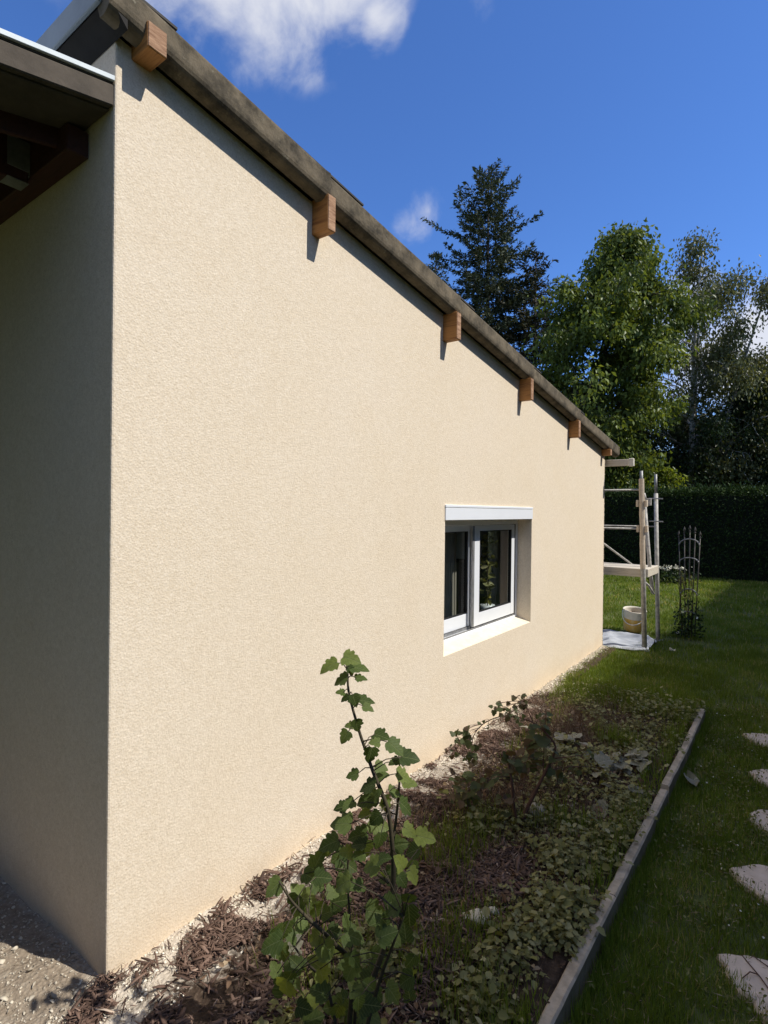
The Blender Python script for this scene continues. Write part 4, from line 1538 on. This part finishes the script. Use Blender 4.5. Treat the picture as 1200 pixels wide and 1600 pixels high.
# ================================================================== ground cover
rng = np.random.default_rng(5)


def scatter_chips(n, fn):
    out = []
    while len(out) < n:
        x, y = rng.uniform(-.12, 1.2, 4000), rng.uniform(-.25, 4.1, 4000)
        keep = (rng.random(4000) < fn(x, y)) & (x > .006 + .0 * y) | ((y < -.01) & (rng.random(4000) < fn(x, y)))
        out += list(zip(x[keep], y[keep]))
    return np.array(out[:n])


def chip_density(x, y):
    near = (1 - .35 * np.clip((.3 - x) / .2, 0, 1)) * np.clip((1.55 - y) / .25, 0, 1) * np.clip((1.02 - x) / .16, 0, 1) * np.clip((x + 1.5 * y + .02) / .12, 0, 1) * (x > .0)
    strip = np.clip((3.9 - y) / .6, 0, 1) * np.clip((.42 - x) / .12, 0, 1) * .75
    d = np.maximum(near, strip) * np.clip((y + .16 + .3 * x) / .1, 0, 1)
    gap = np.clip((value_noise(x, y, .1, 12) - .42) * 4, .05, 1)
    edge = np.where(x < .2, np.clip((x - .005) / .1 + value_noise(x, y, .09, 15) - .35, .03, 1), 1)
    return np.clip(d * np.where(x < .45, gap, np.clip(gap + .4, 0, 1)) * edge, 0, 1)


P = scatter_chips(31000, chip_density)
n = len(P)
ang = rng.uniform(0, 6.28, n)
ax = np.stack([np.cos(ang), np.sin(ang), rng.normal(0, .28, n)], 1)
nr = np.stack([rng.normal(0, .45, n), rng.normal(0, .45, n), np.ones(n)], 1)
pos = np.stack([P[:, 0], P[:, 1], bed_height(P[:, 0], P[:, 1]) + rng.uniform(.003, .026, n)], 1)
ln = np.clip(rng.lognormal(-3.65, .5, n), .008, .075)
leaves('bark_mulch', rng, pos, ax, nr, ln, ln * rng.uniform(.07, .24, n), M['chips'], None, 'chip', np.clip(rng.beta(2, 2.6, n), 0, 1), kind='stuff')

# plaster crumbs and gravel along the wall foot and in front of the house
x = np.concatenate([np.abs(rng.normal(0, .1, 7000)) * np.repeat([1, .4], [5200, 1800]), rng.uniform(-1.6, .3, 9000), rng.uniform(0, 1.0, 900)])
y = np.concatenate([rng.uniform(-.2, 4.3, 5200), rng.uniform(4.3, 5.95, 1800), rng.uniform(-.9, .12, 9000), rng.uniform(1.4, 3.9, 900)])
keep = ~((x < .0) & (y > -.004))
x, y = x[keep], y[keep]
n = len(x)
ang = rng.uniform(0, 6.28, n)
ax = np.stack([np.cos(ang), np.sin(ang), rng.normal(0, .3, n)], 1)
ln = np.clip(rng.lognormal(-5.15, .5, n), .003, .024)
leaves('plaster_crumbs', rng, np.stack([x, y, bed_height(x, y) + ln * .25], 1), ax, rdir(rng, n, 1.2), ln, ln * rng.uniform(.5, .95, n), M['crumb'], None, 'chip',
       np.clip(rng.beta(2.5, 2, n) - .35 * ((x < .02) & (y < 0)), 0, 1), kind='stuff')


# weeds
def weed_density(x, y):
    front = np.clip((x - .93 + .16 * np.clip(y - .9, 0, 1)) / .14, 0, 1) * np.clip((1.75 - y) / .3, 0, 1)
    low = np.clip((.66 - y) / .1, 0, 1) * np.clip((x - .56) / .1, 0, 1)
    back = np.clip((x - .42) / .2, 0, 1) * np.clip((y - 1.2) / .3, 0, 1) * .4
    far = np.clip((x - .15) / .2, 0, 1) * np.clip((y - 3.45) / .4, 0, 1) * .8
    back = back * (1 - .75 * np.exp(-((x - .6) / .3) ** 2 - ((y - 3.0) / .4) ** 2))
    return np.clip(np.maximum.reduce([front, low, back, far]) * np.clip((value_noise(x, y, .15, 31) - .38) * 4, .05, 1), 0, 1)


pts = []
while len(pts) < 3300:
    x, y = rng.uniform(.05, 1.235, 3000), rng.uniform(-.4, 4.25, 3000)
    k = rng.random(3000) < weed_density(x, y)
    pts += list(zip(x[k], y[k]))
pts = np.array(pts[:3300])
A = [[] for _ in range(6)]
for (x, y) in pts:
    k = int(rng.integers(5, 11))
    z0 = float(bed_height(x, y))
    sz = min(1.5, rng.lognormal(-.05, .3))
    h = rng.uniform(.015, .075) * sz
    a = rng.uniform(0, 6.28, k)
    rr = rng.uniform(.008, .05, k) * sz
    A[0].append(np.stack([x + rr * np.cos(a), y + rr * np.sin(a), z0 + h * rng.uniform(.35, 1.1, k)], 1))
    A[1].append(np.stack([np.cos(a + rng.normal(0, .5, k)), np.sin(a + rng.normal(0, .5, k)), rng.normal(-.05, .3, k)], 1))
    A[2].append(np.stack([rng.normal(0, .4, k), rng.normal(0, .4, k), np.ones(k)], 1))
    L = rng.uniform(.011, .028, k) * sz
    A[3].append(L)
    A[4].append(L * rng.uniform(.6, .95, k))
    A[5].append(np.clip(rng.normal(rng.uniform(.25, .7), .15, k), 0, 1))
A = [np.concatenate(q) for q in A]
half = rng.random(len(A[0])) < .45
leaves('round_weeds', rng, A[0][half], A[1][half], A[2][half], A[3][half] * 1.1, A[4][half] * 1.1, M['leaf_weed'], None, 'oval', A[5][half] * .8 + .2, kind='stuff')
A = [q[~half] for q in A]
leaves('bed_weeds', rng, A[0], A[1], A[2], A[3] * .95, A[4] * 1.0, M['leaf_weed'], None, 'trefoil', A[5], kind='stuff')


def blades(name, x, y, z, h, w, mat, tint=None, lean=.45):
    n = len(x)
    a = rng.uniform(0, 6.28, n)
    ax = np.stack([lean * np.cos(a) * rng.random(n), lean * np.sin(a) * rng.random(n), np.ones(n)], 1)
    nr = np.stack([-np.cos(a), -np.sin(a), np.full(n, .15)], 1)
    return leaves(name, rng, np.stack([x, y, z], 1), ax, -nr, h, w, mat, None, 'blade', tint, kind='stuff')


# grass tufts and straw in the bed
n = 13000
x, y = rng.uniform(.15, 1.24, n * 5), rng.uniform(.3, 4.3, n * 5)
d = np.clip((value_noise(x, y, .3, 51) - .45) * 3, 0, 1) * np.clip((x - .3) / .4, 0, 1) + np.clip((y - 3.5) / .5, 0, 1) * .8 + np.clip((x - 1.12) / .1, 0, 1) * .6 * (y > 1.3)
k = rng.random(n * 5) < d * .6
x, y = x[k][:n], y[k][:n]
n = len(x)
blades('bed_grass', x, y, bed_height(x, y) - .004, rng.uniform(.03, .14, n), rng.uniform(.0022, .0045, n), M['grass'], np.clip(rng.beta(2, 2.6, n), 0, 1), 1.1)
n = 5200
x = np.concatenate([rng.uniform(.3, 1.2, 2200), rng.normal(.62, .22, n), rng.normal(.55, .2, n // 3), rng.normal(.72, .2, n // 3), rng.normal(.25, .12, n // 5)])
y = np.concatenate([rng.uniform(.2, 4.1, 2200), rng.normal(3.05, .38, n), rng.normal(1.5, .25, n // 3), rng.normal(1.9, .3, n // 3), rng.normal(3.7, .35, n // 5)])
k = (x > .03) & (x < 1.22) & (y < 4.3)
x, y = x[k], y[k]
n = len(x)
blades('dry_straw', x, y, bed_height(x, y), rng.uniform(.03, .1, n), rng.uniform(.0015, .003, n), M['straw'], None, 2.6)

# lawn: near, middle, far bands
AR = []
for (x0, x1, y0, y1, dens, hw) in [(1.30, 2.3, .2, 2.2, 21000, (.03, .003)), (1.30, 2.0, 2.2, 4.4, 16000, (.032, .0036)), (.03, 1.3, 4.15, 6.0, 12000, (.026, .004)), (1.3, 2.0, 4.4, 7, 8000, (.036, .0045)),
                                   (-2.2, 1.3, 6.0, 9.5, 5200, (.028, .006)), (1.3, 2.6, 7, 9.5, 5200, (.028, .006)), (-4.5, 2.6, 9.5, 16, 1500, (.04, .012))]:
    n = int(dens * (x1 - x0) * (y1 - y0))
    x, y = rng.uniform(x0, x1, n), rng.uniform(y0, y1, n)
    ok = np.ones(n, bool)
    for _, poly, _l in flags:
        c = np.mean(np.array(poly), 0)
        pa = np.array(poly)
        ins = np.ones(n, bool)
        sgn = 1 if np.sum(pa[:, 0] * np.roll(pa[:, 1], -1) - np.roll(pa[:, 0], -1) * pa[:, 1]) > 0 else -1
        for i in range(len(pa)):
            p, q = pa[i], pa[(i + 1) % len(pa)]
            cr = ((q[0] - p[0]) * (y - p[1]) - (q[1] - p[1]) * (x - p[0])) * sgn / np.linalg.norm(q - p)
            ins &= cr > .022 * value_noise(x, y, .05, 76) * 2 - .004
        ok &= ~ins
    ok &= ~((x < .48) & (y > 5.95) & (y < 6.95) & (x < .3 + .0 * y)) | (y > 7)
    ok &= rng.random(n) < .1 + 1.3 * value_noise(x, y, .09, 71) * (.45 + .8 * value_noise(x, y, .5, 74))
    ok &= ~(np.hypot(x - .1, y - 7.12) < .2)
    ok &= ~((x < .07 + .04 * np.sin(y * 9)) & (y < 5.9) & (rng.random(n) < .7))
    ok &= ~((np.hypot((x - .78) / .3, (y - 7.0) / .16) < 1) & (rng.random(n) < .85))
    x, y = x[ok], y[ok]
    n = len(x)
    t = .15 + .65 * value_noise(x, y, .3, 72) + rng.normal(0, .2, n)
    hm = .75 + .5 * value_noise(x, y, .25, 73)
    AR.append((x, y, hw[0] * rng.uniform(.55, 1.35, n) * hm, hw[1] * rng.uniform(.7, 1.3, n), np.clip(t + (rng.random(n) < .05 + .25 * np.clip(value_noise(x, y, .35, 75) - .55, 0, 1)) * .5, 0, 1)))
x, y, h, w, t = [np.concatenate([q[i] for q in AR]) for i in range(5)]
blades('lawn_grass', x, y, np.full(len(x), -.02), h + .02, w, M['grass'], t, 1.5)
# longer grass along the foot of the wall at the far end
n = 1300
x, y = np.abs(rng.normal(.05, .12, n)) + .03, rng.uniform(4.3, 6.0, n)
blades('wall_foot_grass', x, y, np.where(y < 4.3, bed_height(x, y), 0) - .01, rng.uniform(.02, .06, n), rng.uniform(.003, .005, n), M['grass'],
       np.clip(rng.beta(2, 1.6, n), 0, 1), 1.3)
# unmown fringe along the edging
n = 5200
y = rng.uniform(-.2, 4.1, n)
x = 1.292 + np.abs(rng.normal(0, .022, n))
blades('edging_grass', x, y, np.full(n, -.015), rng.uniform(.03, .085, n) * (.6 + .7 * value_noise(x * 0, y, .2, 77)), rng.uniform(.0022, .004, n), M['grass'], np.clip(rng.beta(2, 2.2, n), 0, 1), 1.0)
# dry bits in the lawn and dead leaves in the bed
n = 2600
x, y = rng.uniform(1.3, 2.2, n), rng.uniform(.3, 5.5, n)
a = rng.uniform(0, 6.28, n)
leaves('lawn_thatch', rng, np.stack([x, y, rng.uniform(.006, .022, n)], 1), np.stack([np.cos(a), np.sin(a), rng.normal(0, .2, n)], 1), rdir(rng, n, 2), rng.uniform(.015, .05, n),
       rng.uniform(.0015, .003, n), M['straw'], None, 'rhomb', rng.beta(2, 1.2, n), kind='stuff')
n = 3400
x, y = rng.uniform(.25, 1.24, n), rng.uniform(.15, 4.2, n)
k = rng.random(n) < .25 + value_noise(x, y, .22, 91)
x, y = x[k], y[k]
n = len(x)
a = rng.uniform(0, 6.28, n)
L = np.clip(rng.lognormal(-3.9, .4, n), .008, .05)
leaves('leaf_litter', rng, np.stack([x, y, bed_height(x, y) + rng.uniform(.006, .035, n)], 1), np.stack([np.cos(a), np.sin(a), rng.normal(0, .35, n)], 1), rdir(rng, n, 1.3), L,
       L * rng.uniform(.3, .8, n), M['straw'], None, 'oval', rng.beta(1.6, 1.8, n), .3, kind='stuff')
# clover leaves in the lawn
n = 9000
x, y = rng.uniform(1.3, 2.1, n), rng.uniform(.3, 4.6, n)
k = rng.random(n) < value_noise(x, y, .2, 81) ** 2 * 1.4
x, y = x[k], y[k]
n = len(x)
leaves('lawn_clover', rng, np.stack([x, y, rng.uniform(.005, .03, n)], 1), rdir(rng, n, .1), rdir(rng, n, 2), rng.uniform(.008, .018, n), rng.uniform(.007, .014, n), M['leaf_weed'], None, 'oval',
       rng.random(n) * .6, kind='stuff')
n = 130
x, y = np.concatenate([rng.uniform(1.32, 1.8, 60), rng.uniform(.3, 1.2, 70)]), np.concatenate([rng.uniform(1.5, 4.4, 60), rng.uniform(3.6, 4.3, 70)])
leaves('daisies', rng, np.stack([x, y, np.where(x < 1.25, .1, .03) + rng.uniform(0, .02, n)], 1), rdir(rng, n, .0), rdir(rng, n, 2), rng.uniform(.006, .012, n), rng.uniform(.006, .01, n), M['petal'],
       None, 'oval', kind='stuff')


# ================================================================== hedges and trees
def hedge(name, x0, x1, y0, y1, z1, label, nleaf, seed, ls=.07, topy=None):
    """clipped hedge; topy(y) gives the height along y when it varies"""
    rg = np.random.default_rng(seed)
    h = empty(name, ((x0 + x1) / 2, (y0 + y1) / 2, 0), label, 'hedge', 'clipped hedges round the garden')
    f = topy or (lambda y: z1)
    mb = MB()
    n = max(2, int((y1 - y0) / .8))
    for i in range(n):
        ya, yb = y0 + .12 + (y1 - y0 - .24) * i / n, y0 + .12 + (y1 - y0 - .24) * (i + 1) / n
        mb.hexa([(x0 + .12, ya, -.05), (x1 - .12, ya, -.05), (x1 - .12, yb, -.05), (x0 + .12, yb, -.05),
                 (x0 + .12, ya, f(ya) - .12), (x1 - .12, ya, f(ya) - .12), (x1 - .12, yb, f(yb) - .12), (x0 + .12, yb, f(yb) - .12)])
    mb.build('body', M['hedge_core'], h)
    A = dict(w=(y1 - y0) * z1, e=(x1 - x0) * z1, t=(x1 - x0) * (y1 - y0))
    tot = 2 * A['w'] + 2 * A['e'] + 2.5 * A['t']
    P, Nn = [], []
    for key, area in (('w0', A['w']), ('w1', A['w']), ('e0', A['e']), ('e1', A['e']), ('t', 2.5 * A['t'])):
        k = int(nleaf * area / tot)
        u, v = rg.random(k), rg.random(k)
        if key[0] == 'w':
            yy = y0 + (y1 - y0) * u
            P.append(np.stack([np.full(k, x0 if key == 'w0' else x1), yy, v * np.array([f(q) for q in yy])], 1))
            Nn.append(np.tile([-1.0 if key == 'w0' else 1.0, 0, 0], (k, 1)))
        elif key[0] == 'e':
            yv = y0 if key == 'e0' else y1
            P.append(np.stack([x0 + (x1 - x0) * u, np.full(k, yv), v * f(yv)], 1))
            Nn.append(np.tile([0, -1.0 if key == 'e0' else 1.0, 0], (k, 1)))
        else:
            yy = y0 + (y1 - y0) * v
            P.append(np.stack([x0 + (x1 - x0) * u, yy, np.array([f(q) for q in yy])], 1))
            Nn.append(np.tile([0, 0, 1.0], (k, 1)))
    P, Nn = np.concatenate(P), np.concatenate(Nn)
    k = len(P)
    P = P + Nn * (rg.normal(-.03, .045, k))[:, None] + rg.normal(0, .02, (k, 3))
    stray = (rg.random(k) < .05) & (Nn[:, 2] > .5)
    P[stray, 2] += rg.random(stray.sum()) ** 2 * .22
    P[:, 2] += np.where(Nn[:, 2] > .5, .07 * (value_noise(P[:, 0], P[:, 1], .8, seed) - .5), 0)
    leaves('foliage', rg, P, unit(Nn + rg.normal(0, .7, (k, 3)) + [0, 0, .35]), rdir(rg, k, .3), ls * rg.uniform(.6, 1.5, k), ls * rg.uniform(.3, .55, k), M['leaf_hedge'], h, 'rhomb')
    return h


# rear hedge runs across the end of the lawn, slightly askew
hedge('hedge', -9.0, 5.5, 15.1, 16.1, 2.18, 'long clipped dark green hedge closing the far end of the lawn', 90000, 1, .075)
# tall hedge on the right of the path, outside the picture: its shadow covers path and bed
XH = 6.4


def side_top(y):
    # the shade ends near the foot of the house wall
    edge = .1 + .028 * max(0, y - 1)
    yy = y - (XH - edge) * SUN[1] / SUN[0]
    edge = .13 + .028 * max(0.0, yy - 2.2) + .32 * max(0.0, .72 - yy)
    return (XH - edge) * SUN[2] / SUN[0] + .05 * math.sin(y * 2.3) + .035 * math.sin(y * 5.1 + 1)


hedge('hedge', -9, 8.5, -5.6, -4.6, 4.6, 'unseen hedge added behind the camera to darken the front wall', 20000, 3, .1)  # added out of view to block sky light from the front wall
hedge('hedge', XH, XH + 1.3, -1.2, 17.0, 7.6, 'tall hedge beside the path outside the right edge of the view', 60000, 2, .085, side_top)


def branch_path(rg, p, d, length, n=5, droop=0.0, wob=.12):
    path = [np.array(p, float)]
    d = unit(np.array(d, float))
    for i in range(n):
        d = unit(d + rg.normal(0, wob, 3) + np.array([0, 0, -droop]))
        path.append(path[-1] + d * length / n)
    return path


def broadleaf(name, label, base, H, h0, radius, nl, nleaf, mat, bark, seed, leaf=.1, droop=.1, hang=.6, sig=.33, trunk_r=.16, lean=(0, 0), fork=1, aspect=.55, sub=5, top_pow=.8, tint=(0.0, 1.0), cat='tree', group='trees behind the hedge', fill=0, clump=None):
    rg = np.random.default_rng(seed)
    t = empty(name, base, label, cat, group)
    base = np.array(base, float)
    mb = MB()
    tips = []
    stems = []
    for s in range(fork):
        d = np.array([lean[0] + (rg.uniform(-.2, .2) if fork > 1 else 0), lean[1] + (rg.uniform(-.1, .1) if fork > 1 else 0), 1])
        if fork > 1:
            d[0] += (-.16, .16, .05)[s % 3]
        pth = branch_path(rg, base + [0, 0, -.1], d, H * (.95 if s == 0 else .85), 9, -.03, .028)
        mb.tube(pth, list(np.linspace(trunk_r * (1 if s == 0 else .75), .015, len(pth))), 9)
        stems.append(pth)
    for i in range(nl):
        st = stems[i % fork]
        q = h0 + (1 - h0) * ((i + rg.random()) / nl)
        k = q * (len(st) - 1)
        a, b = int(min(k, len(st) - 2)), k - int(min(k, len(st) - 2))
        p = st[a] * (1 - b) + st[a + 1] * b
        az = i * 2.399 + rg.uniform(-.4, .4)
        rel = (q - h0) / (1 - h0)
        prof = (math.sin(math.pi * min(1, .18 + .82 * rel) ** top_pow)) ** .7 if rel < .98 else .15
        L = radius * max(.15, prof) * rg.uniform(.5, 1.25)
        bp = branch_path(rg, p, (math.cos(az), math.sin(az), rg.uniform(.25, .9) * (aspect + .5)), L, 5, droop, .16)
        mb.tube(bp, list(np.linspace(trunk_r * .3 * (1 - .6 * rel), .008, len(bp))), 6)
        tips.append(bp[-1])
        for j in range(sub):
            s = rg.uniform(.3, 1)
            kk = s * (len(bp) - 1)
            a2 = int(min(kk, len(bp) - 2))
            p2_ = bp[a2] + (bp[a2 + 1] - bp[a2]) * (kk - a2)
            dd = unit(rdir(rg, 1)[0] * .9 + unit(bp[-1] - bp[0]) * .6 + np.array([0, 0, .15]))
            sp = branch_path(rg, p2_, dd, L * rg.uniform(.25, .5), 4, droop * 1.6, .2)
            mb.tube(sp, list(np.linspace(.018, .005, len(sp))), 4, False)
            tips += [sp[2], sp[-1], (sp[-1] + sp[-2]) / 2]
    mb.build('trunk', bark, t, True)
    tips = np.array(tips)
    per = rg.gamma(1.4, 1, len(tips))
    per = np.maximum(1, (per / per.sum() * nleaf)).astype(int)
    ix = np.repeat(np.arange(len(tips)), per)
    n = len(ix)
    sg = (rg.uniform(.5, 1.2, len(tips)) * sig)[ix][:, None]
    off = np.clip(rg.normal(0, 1, (n, 3)), -1.7, 1.7) * sg * [1, 1, .75]
    off[:, 2] -= np.abs(np.clip(rg.normal(0, 1, n), -2, 2)) * hang * sg[:, 0]
    P = tips[ix] + off
    ax = unit(rg.normal(0, .6, (n, 3)) + [0, 0, -hang * 1.1] + unit(off) * .3)
    ct = rg.uniform(tint[0], tint[1], len(tips))[ix]
    tt = np.clip(ct * .6 + .4 * rg.uniform(tint[0], tint[1], n), 0, 1)
    sz = leaf * rg.uniform(.6, 1.35, n)
    leaves('crown', rg, P, ax, rdir(rg, n, .9), sz, sz * rg.uniform(.42, .62, n), mat, t, 'rhomb', tt, .2)
    return t


def spruce(name, label, base, H, R0, seed, z_start=.12, nwh=38, mat=None, dens=1.0, blunt=False):
    rg = np.random.default_rng(seed)
    t = empty(name, base, label, 'tree', 'trees behind the hedge')
    base = np.array(base, float)
    mb = MB()
    mb.tube([base + [0, 0, -.1], base + [.03, 0, H * .5], base + [0.0, 0, H]], [.2, .11, .012], 9)
    PP, AX, TT, SZ = [], [], [], []
    for i in range(nwh):
        q = z_start + (1 - z_start) * (i + .5 * rg.random()) / nwh
        z = H * q
        L0 = R0 * (1 - q) ** .82 + .18
        if blunt:
            dt = H * (1 - q)
            L0 = .25 + 1.0 * (1 - math.exp(-dt / .8)) + .16 * dt
        nb = int(rg.integers(5, 8))
        az0 = rg.random() * 6.28
        for b in range(nb):
            az = az0 + 6.28 * b / nb + rg.normal(0, .2)
            L = L0 * (rg.uniform(.5, 1.2) if not blunt else rg.uniform(.5, 1.15) * (1.55 if rg.random() < .07 else 1))
            up = .55 * q + .05 + rg.normal(0, .1)
            if blunt:
                up = .1 + .95 * max(0, q - .55) / .45 + rg.normal(0, .16)
            d = np.array([math.cos(az), math.sin(az), up - .05])
            n = 6
            path = [base + [0, 0, z]]
            d = unit(d)
            for k in range(n):
                d = unit(d + np.array([0, 0, (-.10 if k < 3 else .16)]) + rg.normal(0, .05, 3))
                path.append(path[-1] + d * L / n)
            mb.tube(path, list(np.linspace(.03 * (1 - .7 * q), .006, n + 1)), 5, False)
            ntw = max(4, int(L * 9))
            for k in range(ntw):
                s = .15 + .85 * (k + rg.random()) / ntw
                kk = s * n
                a = int(min(kk, n - 1))
                p = path[a] + (path[a + 1] - path[a]) * (kk - a)
                dirb = unit(path[a + 1] - path[a])
                for side in (-1, 1):
                    lat = np.cross(dirb, [0, 0, 1.0]) * side
                    td = unit(lat * .8 + dirb * .75 + np.array([0, 0, -.35 * (1 - q) + .15 * q]) + rg.normal(0, .2, 3))
                    tl = (.16 + .32 * (1 - q)) * rg.uniform(.6, 1.3) * min(1, L / 1.2) * (1.15 - .5 * s)
                    m_ = max(3, int(tl * 26 * dens))
                    u = rg.random(m_)
                    pp = p + td * (u * tl)[:, None] + rg.normal(0, .022, (m_, 3)) + np.stack([np.zeros(m_), np.zeros(m_), -.12 * (1 - q) * u * u], 1)
                    PP.append(pp)
                    AX.append(unit(td + rg.normal(0, .45, (m_, 3)) + [0, 0, -.25]))
                    dead = (q < .5) * (s < .6) * rg.random()
                    TT.append(np.clip(rg.normal(.45, .2, m_) + .5 * (dead > .55), 0, 1))
                    SZ.append(rg.uniform(.11, .2, m_))
    mb.build('trunk', M['bark'], t, True)
    P, A_, T_, S_ = np.concatenate(PP), np.concatenate(AX), np.concatenate(TT), np.concatenate(SZ)
    leaves('crown', rg, P, A_, rdir(rg, len(P), .8), S_, S_ * .34, mat or M['leaf_spruce'], t, 'rhomb', T_, .1)
    return t


def gbase(u, d):
    p = pt(u, 805, d)
    return (float(p[0]), float(p[1]), 0.0)


spruce('spruce_tree', 'tall dark spruce rising above the roof edge', gbase(757, 22), 15.1, 5.0, 11, .2, 44, None, 1.5, True)
spruce('spruce_tree', 'brownish drooping conifer between the tall spruce and the leafy tree', gbase(832, 21), 11.4, 4.6, 19, .2, 28, M['leaf_brown'], 1.3)
spruce('spruce_tree', 'dark conifer tip just showing over the roof left of the tall spruce', gbase(676, 25), 13.2, 3.2, 12, .3, 24)
broadleaf('broadleaf_tree', 'yellow-green leafy tree with drooping leaves right of the spruce', gbase(918, 18.5), 11.1, .16, 2.6, 66, 74000, M['leaf_tree'], M['bark'], 13, .15, .07, .75, .27, .17, sub=6)
broadleaf('birch_tree', 'airy birch with pale trunk and hanging twigs at the right', gbase(1078, 21), 12.2, .3, 2.7, 56, 38000, M['leaf_birch'], M['birch'], 14, .12, .12, 1.1, .3, .15, lean=(.06, .02), fork=3, sub=6)
broadleaf('dark_tree', 'dense dark tree at the right edge in front of the birch', gbase(1180, 20), 6.9, .1, 2.3, 34, 34000, M['leaf_dark'], M['bark'], 15, .11, .04, .5, .34, .12, sub=5)
k = 0
for (u, d, H, rad, lab) in [(915, 20, 5.6, 1.9, 'dark evergreen shrub rising behind the eave board'), (985, 20.5, 5.2, 1.9, 'dark evergreen shrub between the scaffold and the birch trunk'),
                            (1045, 22.5, 6.2, 2.0, 'dark evergreen shrub left of the birch trunk'), (1112, 23, 5.6, 2.0, 'dark evergreen shrub right of the birch trunk'),
                            (1168, 22, 6.6, 2.2, 'dark evergreen shrub behind the dark right-hand tree'), 
                            (1235, 21, 8.0, 2.4, 'dark tree cut by the right edge of the picture')]:
    broadleaf('dark_shrub', lab, gbase(u, d), H, .04, rad, 26, 17000, M['leaf_dark'], M['bark'], 30 + k, .125, .03, .4, .4, .1, sub=5, cat='shrub', group='dark shrubs behind the hedge')
    k += 1
broadleaf('bright_shrub', 'bright yellow-green shrub just above the far hedge', gbase(1050, 17.0), 3.15, .3, .8, 16, 1700, M['leaf_yellow'], M['stem'], 51, .11, .02, .2, .14, .03, sub=4, cat='shrub', group='bright shrubs above the hedge')
broadleaf('bright_shrub', 'small bright green shoots above the hedge beside the scaffold posts', gbase(1006, 17.0), 2.9, .3, .6, 10, 600, M['leaf_yellow'], M['stem'], 52, .1, .02, .2, .14, .03, sub=4, cat='shrub', group='bright shrubs above the hedge')
# pale flower heads in front of the hedge
for (u, v, d, r, lab) in [(1036, 888, 13.0, .17, 'pale flower cluster beside the far scaffold post before the hedge'), (1059, 888, 13.0, .16, 'pale flower cluster left of the trellis before the hedge')]:
    c = pt(u, v, d)
    fl = empty('flowering_plant', (c[0], c[1], 0), lab, 'plant', 'flowering plants before the hedge')
    rg = np.random.default_rng(int(u))
    n = 46
    q = rg.normal(0, 1, (n, 3)) * [r * .8, r * .6, r * .25] * .6
    leaves('flower_head', rg, c + q, rdir(rg, n, .2), rdir(rg, n, 1), rg.uniform(.04, .07, n), rg.uniform(.03, .05, n), M['petal'], fl, 'oval', kind='stuff')
    n = 220
    q = np.stack([rg.normal(0, .2, n), rg.normal(0, .15, n), rg.uniform(-c[2], -.08, n)], 1)
    leaves('foliage', rg, c + q, rdir(rg, n, .2), rdir(rg, n, 1), rg.uniform(.06, .1, n), rg.uniform(.03, .05, n), M['leaf_dark'], fl, 'oval')
    mb = MB()
    mb.tube([(c[0], c[1], 0), (c[0] + .02, c[1], c[2] * .6), tuple(c)], .012, 6)
    mb.build('stem', M['stem'], fl)
